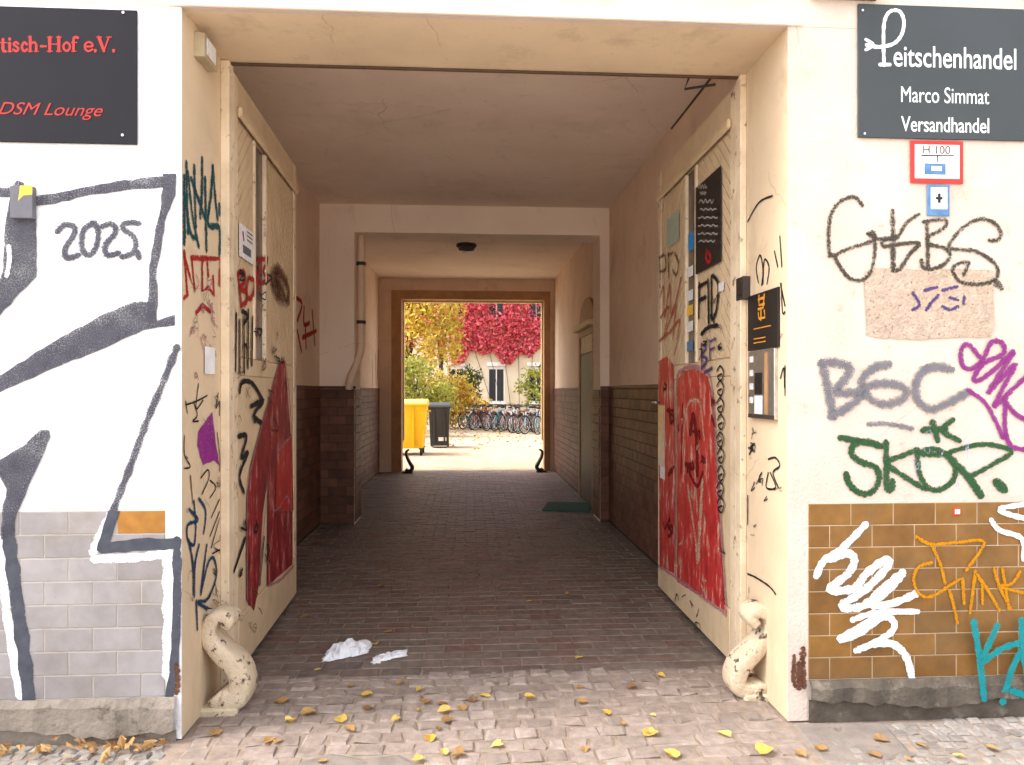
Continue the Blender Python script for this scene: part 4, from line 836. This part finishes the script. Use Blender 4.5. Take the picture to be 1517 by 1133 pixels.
def leafmesh(seed, mat):
    rg = random.Random(seed); out = [(.03, -.46), (.2, -.5), (.38, -.38), (.45, -.15), (.42, .06), (.3, .26), (.16, .42), (.02, .62), (-.15, .42), (-.3, .25), (-.43, .03), (-.44, -.18), (-.36, -.4), (-.17, -.5)]
    b = rg.uniform(.1, .9); cr = rg.uniform(-.7, .7)
    vs = [(0, 0, .02)] + [(x * rg.uniform(.85, 1.1), y * rg.uniform(.85, 1.1), .03 + b * abs(x) * .6 + cr * x * y + rg.uniform(0, .06)) for x, y in out] + [(0, -.95, .06), (.02, -.95, .06)]
    n = len(out); return mesh('fallen_leaf', vs, [(0, 1 + i, 1 + (i + 1) % n) for i in range(n)] + [(1, n + 1, n + 2)], mat)
LIB = {'y': [leafmesh(i, LY) for i in range(8)], 'o': [leafmesh(i + 9, LO) for i in range(8)]}
zz = lambda x, y: (400 + x / 2.528, 740 + y / 2.528)
LV = [(*zz(x, y), k, s) for x, y, k, s in [(425, 270, 'o', 1), (415, 327, 'o', .9), (550, 375, 'o', .6), (860, 330, 'o', .7), (970, 383, 'y', .9), (1115, 355, 'y', .9), (130, 440, 'o', 1), (440, 500, 'o', .9), (395, 545, 'y', .8), (1155, 595, 'y', 1), (180, 640, 'y', .7), (300, 700, 'o', .7), (490, 690, 'o', .7),
      (560, 715, 'y', .9), (845, 690, 'o', .7), (365, 733, 'y', 1.2), (40, 760, 'o', 1), (585, 762, 'o', .9), (645, 768, 'o', .8), (760, 755, 'o', 1), (805, 740, 'y', 1.2), (720, 785, 'o', 1.1), (655, 795, 'y', 1.2), (665, 830, 'o', .9), (975, 745, 'y', .9), (1160, 705, 'o', .8), (1170, 760, 'o', .9), (1355, 705, 'o', 1),
      (1260, 800, 'y', .9), (1320, 842, 'o', .8), (1425, 878, 'y', 1.2), (1435, 812, 'y', .5), (145, 805, 'o', 1.1), (75, 830, 'y', .9), (265, 825, 'y', 1.1), (300, 862, 'o', .8), (470, 825, 'y', .8), (365, 788, 'o', .9), (600, 900, 'y', 1.3), (850, 922, 'y', .9), (1180, 940, 'o', .9), (650, 950, 'y', .9), (705, 960, 'o', 1.1),
      (555, 978, 'y', .8), (195, 985, 'o', .8), (1500, 960, 'y', 1.1), (1465, 665, 'y', .8), (550, 790, 'o', .5), (920, 470, 'o', .5), (1255, 490, 'o', .5), (630, 860, 'o', .6), (785, 285, 'o', .6), (120, 400, 'o', .7), (30, 910, 'o', .8)]]
LV += [(318, 1087, 'o', 1), (398, 1098, 'o', .8), (428, 1068, 'y', .8), (455, 1058, 'o', .9), (963, 1086, 'y', 1.2), (1073, 1089, 'y', 1.2), (997, 1118, 'y', 1.1), (1134, 1114, 'y', 1.2), (1214, 1110, 'o', .9), (1187, 1118, 'o', .9), (1305, 1097, 'o', .9), (1297, 1120, 'o', 1.1), (1364, 1105, 'o', .8), (1470, 1110, 'o', .9), (980, 1002, 'y', .7), (1103, 1008, 'o', .8), (1345, 1125, 'o', .6), (1420, 1122, 'y', .6)]
for px, py, k, s in LV:
    p = onZ(px, py, 0); o = bpy.data.objects.new('fallen_leaf', R.choice(LIB[k])); o.location = (p.x, p.y, .004); o.rotation_euler = (R.uniform(-.15, .15), R.uniform(-.15, .15), R.uniform(0, 6.28))
    q = .064 * s * R.uniform(.75, 1.15); o.scale = (q, q, q); link(o)
    tag(o, 'small yellow autumn leaf lying on the paving' if k == 'y' else 'small orange brown autumn leaf lying on the paving', 'leaf', 'yellow fallen leaves' if k == 'y' else 'orange brown fallen leaves')
def scatter(n, fn, size, seed, flat=False):
    """leaf-sized bent quads; fn(rng) -> centre"""
    rg = np.random.default_rng(seed); c = np.array([fn(rg) for _ in range(n)]); a = rg.normal(size=(n, 3)); a /= np.linalg.norm(a, axis=1)[:, None]
    if flat: a[:, 2] *= .25; a /= np.linalg.norm(a, axis=1)[:, None]
    b = np.cross(a, rg.normal(size=(n, 3))); b /= np.linalg.norm(b, axis=1)[:, None]; s = size * rg.uniform(.6, 1.25, n)[:, None]
    nn = np.cross(a, b) * s * .18
    V = np.stack([c - a * s, c - b * s * .55 + nn, c + a * s, c + b * s * .55 + nn], 1).reshape(-1, 3)
    return V, [(4 * i, 4 * i + 1, 4 * i + 2, 4 * i + 3) for i in range(n)]
V, Fq = scatter(110, lambda g: (g.uniform(-2.9, -1.35), D - .05 - abs(g.normal(0, .07)), .012 + abs(g.normal(0, .012))), .03, 3, True)
tag(obj('leaf_litter', V, Fq, LO), 'drift of dry leaves along the foot of the white wall', 'leaves', kind='stuff')
# ------------------------------------------------------------------ courtyard
# rubbish containers
def taper(mb, x, y, z0, z1, w0, d0, w1, d1):
    return mb.add([(x + sx * w0 / 2, y + sy * d0 / 2, z0) for sx, sy in ((-1, -1), (1, -1), (1, 1), (-1, 1))] + [(x + sx * w1 / 2, y + sy * d1 / 2, z1) for sx, sy in ((-1, -1), (1, -1), (1, 1), (-1, 1))],
                  [(3, 2, 1, 0), (4, 5, 6, 7)] + [(k, (k + 1) % 4, 4 + (k + 1) % 4, 4 + k) for k in range(4)])
def container(x, y, w, d, h, body, lid, name, label, four):
    T = thing(name, label, 'bin', (x, y, 0)); b = .17 if four else .06
    taper(MB(), x, y, b, h - .16, w * .86, d * .82, w, d).obj('body', M[body], T)
    MB().box(x - w / 2 - .03, x + w / 2 + .03, y - d / 2 - .03, y + d / 2 + .03, h - .16, h - .10, .012).obj('rim', M[body], T)
    n = 8; vs = []
    for i in range(n + 1):
        a = math.pi * i / n; vs += [(x + sx * (w / 2 + .02), y - math.cos(a) * (d / 2 + .02), h - .098 + .10 * math.sin(a)) for sx in (-1, 1)]
    fs = [(2 * i, 2 * i + 1, 2 * i + 3, 2 * i + 2) for i in range(n)] + [tuple(2 * i for i in range(n + 1)), tuple(2 * i + 1 for i in range(n, -1, -1))]
    obj('lid', vs, fs, M[lid], T)
    for k in (-.25, .25): MB().box(x + k * w - .02, x + k * w + .02, y - d / 2 - .015, y - d * .42, b + .08, h - .2).obj('rib', M[body], T)
    for sx in (-1, 1):
        for sy in ((-1, 1) if four else (1,)):
            wx, wy = x + sx * w * .40, y + sy * d * .38
            rad = .09 if four else .12
            wh = MB().tube([(wx - .03, wy, rad), (wx + .03, wy, rad)], rad, 16).obj('wheel', M['rubber'], T)
            if four: MB().box(wx - .05, wx + .05, wy - .05, wy + .05, rad + .05, b + .01).obj('caster_fork', M['iron'], T)
    if four:
        for sx in (-1, 1): MB().tube([(x + sx * (w / 2 - .02), y, h - .3), (x + sx * (w / 2 + .09), y, h - .3)], .025, 8).obj('trunnion', M[body], T)
    else:
        MB().tube([(x - w * .3, y + d / 2 + .02, h - .14), (x - w * .3, y + d / 2 + .09, h - .12), (x + w * .3, y + d / 2 + .09, h - .12), (x + w * .3, y + d / 2 + .02, h - .14)], .016, 8).obj('handle', M[body], T)
        MB().box(x - .02, x + .2, y - d * .43 - .02, y - d * .40, .2, .3).obj('label_plate', M['off_white'], T)
yb = onZ(620, 675, 0).y; xb = onY(632, 600, yb).x
container(xb - .64, yb + .5, 1.25, 1.0, 1.38, 'bin_yellow', 'lid_yellow', 'waste_container', 'large yellow waste container behind the left courtyard jamb', True)
yk = onZ(650, 664, 0).y; xk0 = onY(634, 620, yk).x; xk1 = onY(667, 620, yk).x
container((xk0 + xk1) / 2, yk + .4, xk1 - xk0 - .04, .74, 1.27, 'bin_black', 'bin_black', 'waste_bin', 'black wheeled bin right of the yellow container', False)
# bicycles
def build_bike():
    T = thing('bicycle', '', 'bicycle'); fr_ = MB(); bb, hd, st_, ax, fx = Vector((0, 0, .29)), Vector((.50, 0, .84)), Vector((-.17, 0, .80)), Vector((-.44, 0, .34)), Vector((.62, 0, .34))
    for p, q, r in ((bb, st_, .017), (st_, hd, .016), (bb, hd - Vector((-.02, 0, .1)), .018), (hd, hd - Vector((-.03, 0, .14)), .02)): fr_.tube([p, q], r, 6)
    for s in (-.05, .05):
        fr_.tube([bb + Vector((0, s * .6, 0)), ax + Vector((0, s, 0))], .01, 5); fr_.tube([st_, ax + Vector((0, s, 0))], .009, 5); fr_.tube([hd - Vector((-.03, 0, .14)), fx + Vector((0, s, 0))], .012, 5)
    fr_.obj('frame', M['white'], T, local=True)
    for c in (ax, fx):
        w = MB().torus(c, (0, 1, 0), .325, .02).obj('wheel', M['rubber'], T, True, True); sp = MB().torus(c, (0, 1, 0), .30, .01, 24, 4)
        for k in range(14): a = k * math.pi / 7; sp.tube([c, c + Vector((math.cos(a) * .3, 0, math.sin(a) * .3))], .003, 3, cap=False)
        o = sp.obj('rim', M['steel'], w, local=True)
        MB().tube([c + Vector((math.cos(a) * .36, 0, math.sin(a) * .36)) for a in [math.radians(20 + 14 * k) for k in range(11)]], .012, 4, flat=((0, 1, 0), .03)).obj('mudguard', M['black_stone'], T, local=True)
    MB().tube([st_, st_ + Vector((-.03, 0, .14))], .013, 6).obj('seat_post', M['steel'], T, local=True)
    s = st_ + Vector((-.04, 0, .16)); MB().add([s + Vector(v) for v in ((-.14, -.08, .03), (-.14, .08, .03), (0, .06, .02), (.14, .015, .01), (.14, -.015, .01), (0, -.06, .02), (-.12, -.06, -.03), (-.12, .06, -.03), (.1, 0, -.02))], [(0, 5, 4, 3, 2, 1), (0, 1, 7, 6), (1, 2, 8, 7), (2, 3, 8), (3, 4, 8), (4, 5, 8), (5, 0, 6, 8), (6, 7, 8)]).obj('saddle', M['black_stone'], T, True, True)
    h = hd + Vector((-.02, 0, .16)); MB().tube([hd, h], .014, 6).tube([h + Vector((-.16, -.29, .03)), h + Vector((.0, -.2, .03)), h + Vector((.05, 0, 0)), h + Vector((0, .2, .03)), h + Vector((-.16, .29, .03))], .012, 6).obj('handlebar', M['iron'], T, local=True)
    MB().torus(bb, (0, 1, 0), .09, .008, 18, 4).tube([bb + Vector((0, -.08, 0)), bb + Vector((.1, -.09, -.13)), bb + Vector((.1, -.17, -.13))], .01, 5).tube([bb + Vector((0, .08, 0)), bb + Vector((-.1, .09, .13)), bb + Vector((-.1, .17, .13))], .01, 5).obj('crank', M['iron'], T, local=True)
    return T
def copy_tree(o, parent=None):
    c = o.copy(); COL.objects.link(c); c.parent = parent
    for ch in list(o.children): copy_tree(ch, c)
    return c
bike0 = build_bike()
BC = [('blue', (.03, .10, .30)), ('white', (.75, .75, .75)), ('dark green', (.02, .10, .06)), ('black', (.02, .02, .02)), ('red', (.45, .03, .03)), ('silver', (.5, .5, .52)), ('turquoise', (.05, .35, .36)), ('pink', (.6, .25, .3)), ('white', (.78, .77, .74)), ('crimson', (.38, .02, .05)), ('black', (.03, .03, .035)), ('light blue', (.25, .42, .55)), ('grey', (.22, .22, .23)), ('cream', (.65, .58, .45))]
BC2 = [('navy blue', (.02, .04, .14)), ('black', (.02, .02, .02)), ('pale green', (.25, .4, .3)), ('red', (.5, .04, .03)), ('silver', (.5, .5, .5)), ('blue', (.04, .14, .4)), ('white', (.75, .74, .7)), ('dark red', (.25, .02, .03)), ('yellow', (.6, .4, .04)), ('black', (.02, .02, .025)), ('teal', (.02, .22, .22))]
ORD = ('first', 'second', 'third', 'fourth', 'fifth', 'sixth', 'seventh', 'eighth', 'ninth', 'tenth', 'eleventh', 'twelfth', 'thirteenth', 'last')
BC3 = [('silver', (.45, .45, .46)), ('dark blue', (.02, .05, .2)), ('white', (.7, .7, .7)), ('black', (.02, .02, .02)), ('orange', (.55, .2, .03)), ('grey', (.2, .2, .2)), ('green', (.04, .2, .08)), ('black', (.025, .02, .02)), ('pink', (.55, .2, .3)), ('blue', (.05, .15, .4))]
rows = [('front', BC, 676, 140, 0), ('middle', BC2, 684, 126, 1.3), ('rear', BC3, 680, 130, 2.6)]
bikes = [bike0] + [copy_tree(bike0) for _ in range(sum(len(r[1]) for r in rows) - 1)]; it = iter(bikes); PAINT = {}
for rname, cols, px0, dpx, back in rows:
    for j, (nm, colr) in enumerate(cols):
        o = next(it); t = j / (len(cols) - 1); p = onZ(px0 + dpx * t, 634 + 11 * t, 0); k = 1 + back / p.y
        o.location = (p.x * k, p.y + .5 + back, 0); o.rotation_euler = (R.uniform(-.05, .05), 0, math.radians(R.choice((35, 50, 62, 70, 250, 235, 220)) + R.uniform(-12, 12)))
        tag(o, f"{nm} bicycle, {ORD[j]} from the left in the {rname} row of parked bicycles", 'bicycle', 'bicycles parked in the courtyard')
        if nm not in PAINT: PAINT[nm] = surf('bike_paint_' + nm.replace(' ', '_'), colr, None, .35, 5, bstr=0)
        for ch in o.children:
            if ch.name.startswith('frame'): ch.material_slots[0].link = 'OBJECT'; ch.material_slots[0].material = PAINT[nm]
# house across the courtyard
YH = 37.0
HB = thing('apartment_house', 'pale house across the courtyard overgrown with red creeper', 'building', (0, YH, 0))
wins = []
for zi, (z0, z1) in enumerate(((1.0, 2.9), (5.2, 7.0), (8.8, 10.6))):
    for k in range(-6, 7): wins.append((1.44 + k * 2.1, z0, z1))
xs = sorted(set([-14, 16] + [round(w[0] - .45, 3) for w in wins] + [round(w[0] + .45, 3) for w in wins]))
wm = MB(); zs = [(0, 1.0), (1.0, 2.9), (2.9, 5.2), (5.2, 7.0), (7.0, 8.8), (8.8, 10.6), (10.6, 11.6)]
for a, b in zip(xs, xs[1:]):
    op = any(abs((a + b) / 2 - w[0]) < .1 for w in wins)
    for i, (z0, z1) in enumerate(zs):
        if not (op and i in (1, 3, 5)): wm.box(a, b, YH, YH + .4, z0, z1)
wm.obj('wall', M['far_wall'], HB)
for x, z0, z1 in wins:
    if abs(x) > 7: continue
    fw = MB().box(x - .45, x - .38, YH + .1, YH + .16, z0, z1).box(x + .38, x + .45, YH + .1, YH + .16, z0, z1).box(x - .38, x + .38, YH + .1, YH + .16, z1 - .16, z1).box(x - .38, x + .38, YH + .1, YH + .16, z0, z0 + .08).box(x - .03, x + .03, YH + .1, YH + .16, z0 + .08, z1 - .16).obj('window', M['white'], HB)
    box('pane', x - .38, x + .38, YH + .12, YH + .14, z0 + .08, z1 - .16, M['far_glass'], fw)
    box('sill', x - .52, x + .52, YH - .08, YH + .1, z0 - .08, z0, M['white'], fw)
    box('window_head', x - .5, x + .5, YH - .04, YH - .002, z1 + .01, z1 + .2, M['white'], fw)
# foliage
FY = leafmat('yellow_foliage', [(0, (.52, .36, .03)), (.35, (.60, .46, .06)), (.6, (.42, .36, .05)), (.8, (.55, .30, .04)), (.93, (.45, .08, .06)), (1, (.20, .22, .05))], .4)
FG = leafmat('green_foliage', [(0, (.03, .06, .02)), (.6, (.05, .09, .025)), (1, (.09, .12, .03))], .3)
FYG = leafmat('yellow_green_foliage', [(0, (.20, .24, .04)), (.5, (.40, .36, .05)), (1, (.12, .17, .04))], .4)
FR = leafmat('red_foliage', [(0, (.66, .10, .14)), (.5, (.76, .16, .20)), (.85, (.56, .06, .09)), (1, (.64, .24, .12))], .35)
def limbs(x, y, h, spread, n, seed, r=.09):
    rg = random.Random(seed); mb = MB(); t = h * .35
    mb.tube([(x, y, -.05), (x + .03, y, t * .5), (x - .02, y + .02, t)], [r * 1.2, r, r * .8], 8)
    for k in range(n):
        a = k * 2 * math.pi / n + rg.uniform(-.4, .4); q = rg.uniform(.4, 1) * spread
        mb.tube(spline([(x - .02, y + .02, t * .95), (x + math.cos(a) * q * .35, y + math.sin(a) * q * .35, t + h * .25), (x + math.cos(a) * q, y + math.sin(a) * q, h * rg.uniform(.7, .95))], 3), [r * .6 * (1 - i / 8) for i in range(7)], 6)
    return mb
def plant(name, label, cat, x, y, h, zc, rad, n, size, mat, seed, stems=7, group=None):
    """clumped leaves: each clump a small cloud on a random point of the crown"""
    T = thing(name, label, cat, (x, y, 0), group=group); rg = np.random.default_rng(seed)
    cl = []
    while len(cl) < 34:
        p = rg.uniform(-1, 1, 3)
        if .25 < np.linalg.norm(p) < 1: cl.append(p * np.array(rad) + np.array((x, y, zc)))
    cl = np.array(cl)
    def fn(g): c = cl[g.integers(len(cl))]; p = c + g.normal(0, .17, 3) * np.array(rad); p[2] = max(p[2], .08); return p
    V, Fq = scatter(n, fn, size, seed); obj('crown', V, Fq, mat, T)
    limbs(x, y, h, max(rad[0], rad[1]) * .7, stems, seed, .03 + h * .014).obj('trunk', M['bark'], T, True)
plant('yellow_tree', 'tall yellow leaved tree at the left of the courtyard', 'tree', -2.5, 28.5, 6.5, 4.4, (2.2, 1.6, 2.4), 9000, .10, FY, 11)
plant('yellow_tree', 'slender yellow tree in front of the red creeper', 'tree', -1.3, 33.5, 7.0, 5.2, (1.0, 1.0, 2.6), 2600, .10, FY, 12)
plant('shrub', 'pale yellow shrub behind the yellow container', 'shrub', -2.0, 25.0, 2.4, 1.5, (1.3, .8, 1.0), 2600, .08, FYG, 13)
plant('shrub', 'yellow shrub behind the black bin', 'shrub', -.9, 30.0, 2.6, 1.5, (1.1, .7, 1.1), 2600, .08, FY, 14)
plant('dark_shrub', 'dark green rounded shrub beside the ground floor window', 'shrub', -.25, 34.6, 2.6, 1.8, (.8, .6, .9), 1300, .09, FG, 15)
plant('low_shrub', 'low golden shrub behind the left bicycles', 'shrub', .2, 32.5, 1.4, .95, (.9, .5, .5), 800, .08, FY, 16)
plant('shrub', 'yellow green shrub behind the right bicycles', 'shrub', 3.5, 33.0, 2.8, 1.7, (1.1, .7, 1.1), 1500, .09, FYG, 17)
plant('dark_shrub', 'dark green shrub by the right hand ground floor window', 'shrub', 4.3, 35.4, 3.2, 2.4, (.8, .5, .8), 900, .09, FG, 18)
plant('shrub', 'yellow green shrub far left in the courtyard', 'shrub', -5.0, 27.0, 3.0, 1.8, (1.6, .9, 1.3), 1400, .10, FYG, 19)
T = thing('red_creeper', 'bright red Virginia creeper hanging over the far house wall', 'climbing plant', (2.6, YH - .1, 0))
rgc = np.random.default_rng(5)
def cre(g):
    while True:
        x, zz_ = g.uniform(-5.5, 9.5), g.uniform(3.0, 11.5)
        low = 3.35 + .35 * math.sin(x * 2.3) + .25 * math.sin(x * 5.1 + 1) + (1.2 if x < -.9 else 0) + (.35 * (x - 3.6) if x > 3.6 else 0)
        if zz_ < low: continue
        if any(abs(x - w[0]) < .36 and w[1] + .25 < zz_ < w[2] - .1 for w in wins) and g.random() < .85: continue
        if x < -.9 and g.random() < .6: continue
        return (x, YH - .06 - abs(g.normal(0, .14)), zz_)
V, Fq = scatter(30000, cre, .115, 21); obj('foliage', V, Fq, FR, T)
sm = MB()
for k in range(9):
    x = -1 + k * .9; sm.tube(spline([(x * .4 + 1.6, YH - .04, 0), (x * .7 + .8, YH - .04, 2.4), (x, YH - .05, 5.5), (x + .3, YH - .05, 9)], 3), .012, 5)
sm.obj('stems', M['bark'], T)

V, Fq = scatter(1500, lambda g: (g.uniform(-4, 6), 19 + 15 * g.random() ** .7, .012 + abs(g.normal(0, .012))), .05, 33, True)
tag(obj('courtyard_leaf_litter', V, Fq, LO), 'thin scatter of dry leaves over the courtyard gravel', 'leaves', kind='stuff')
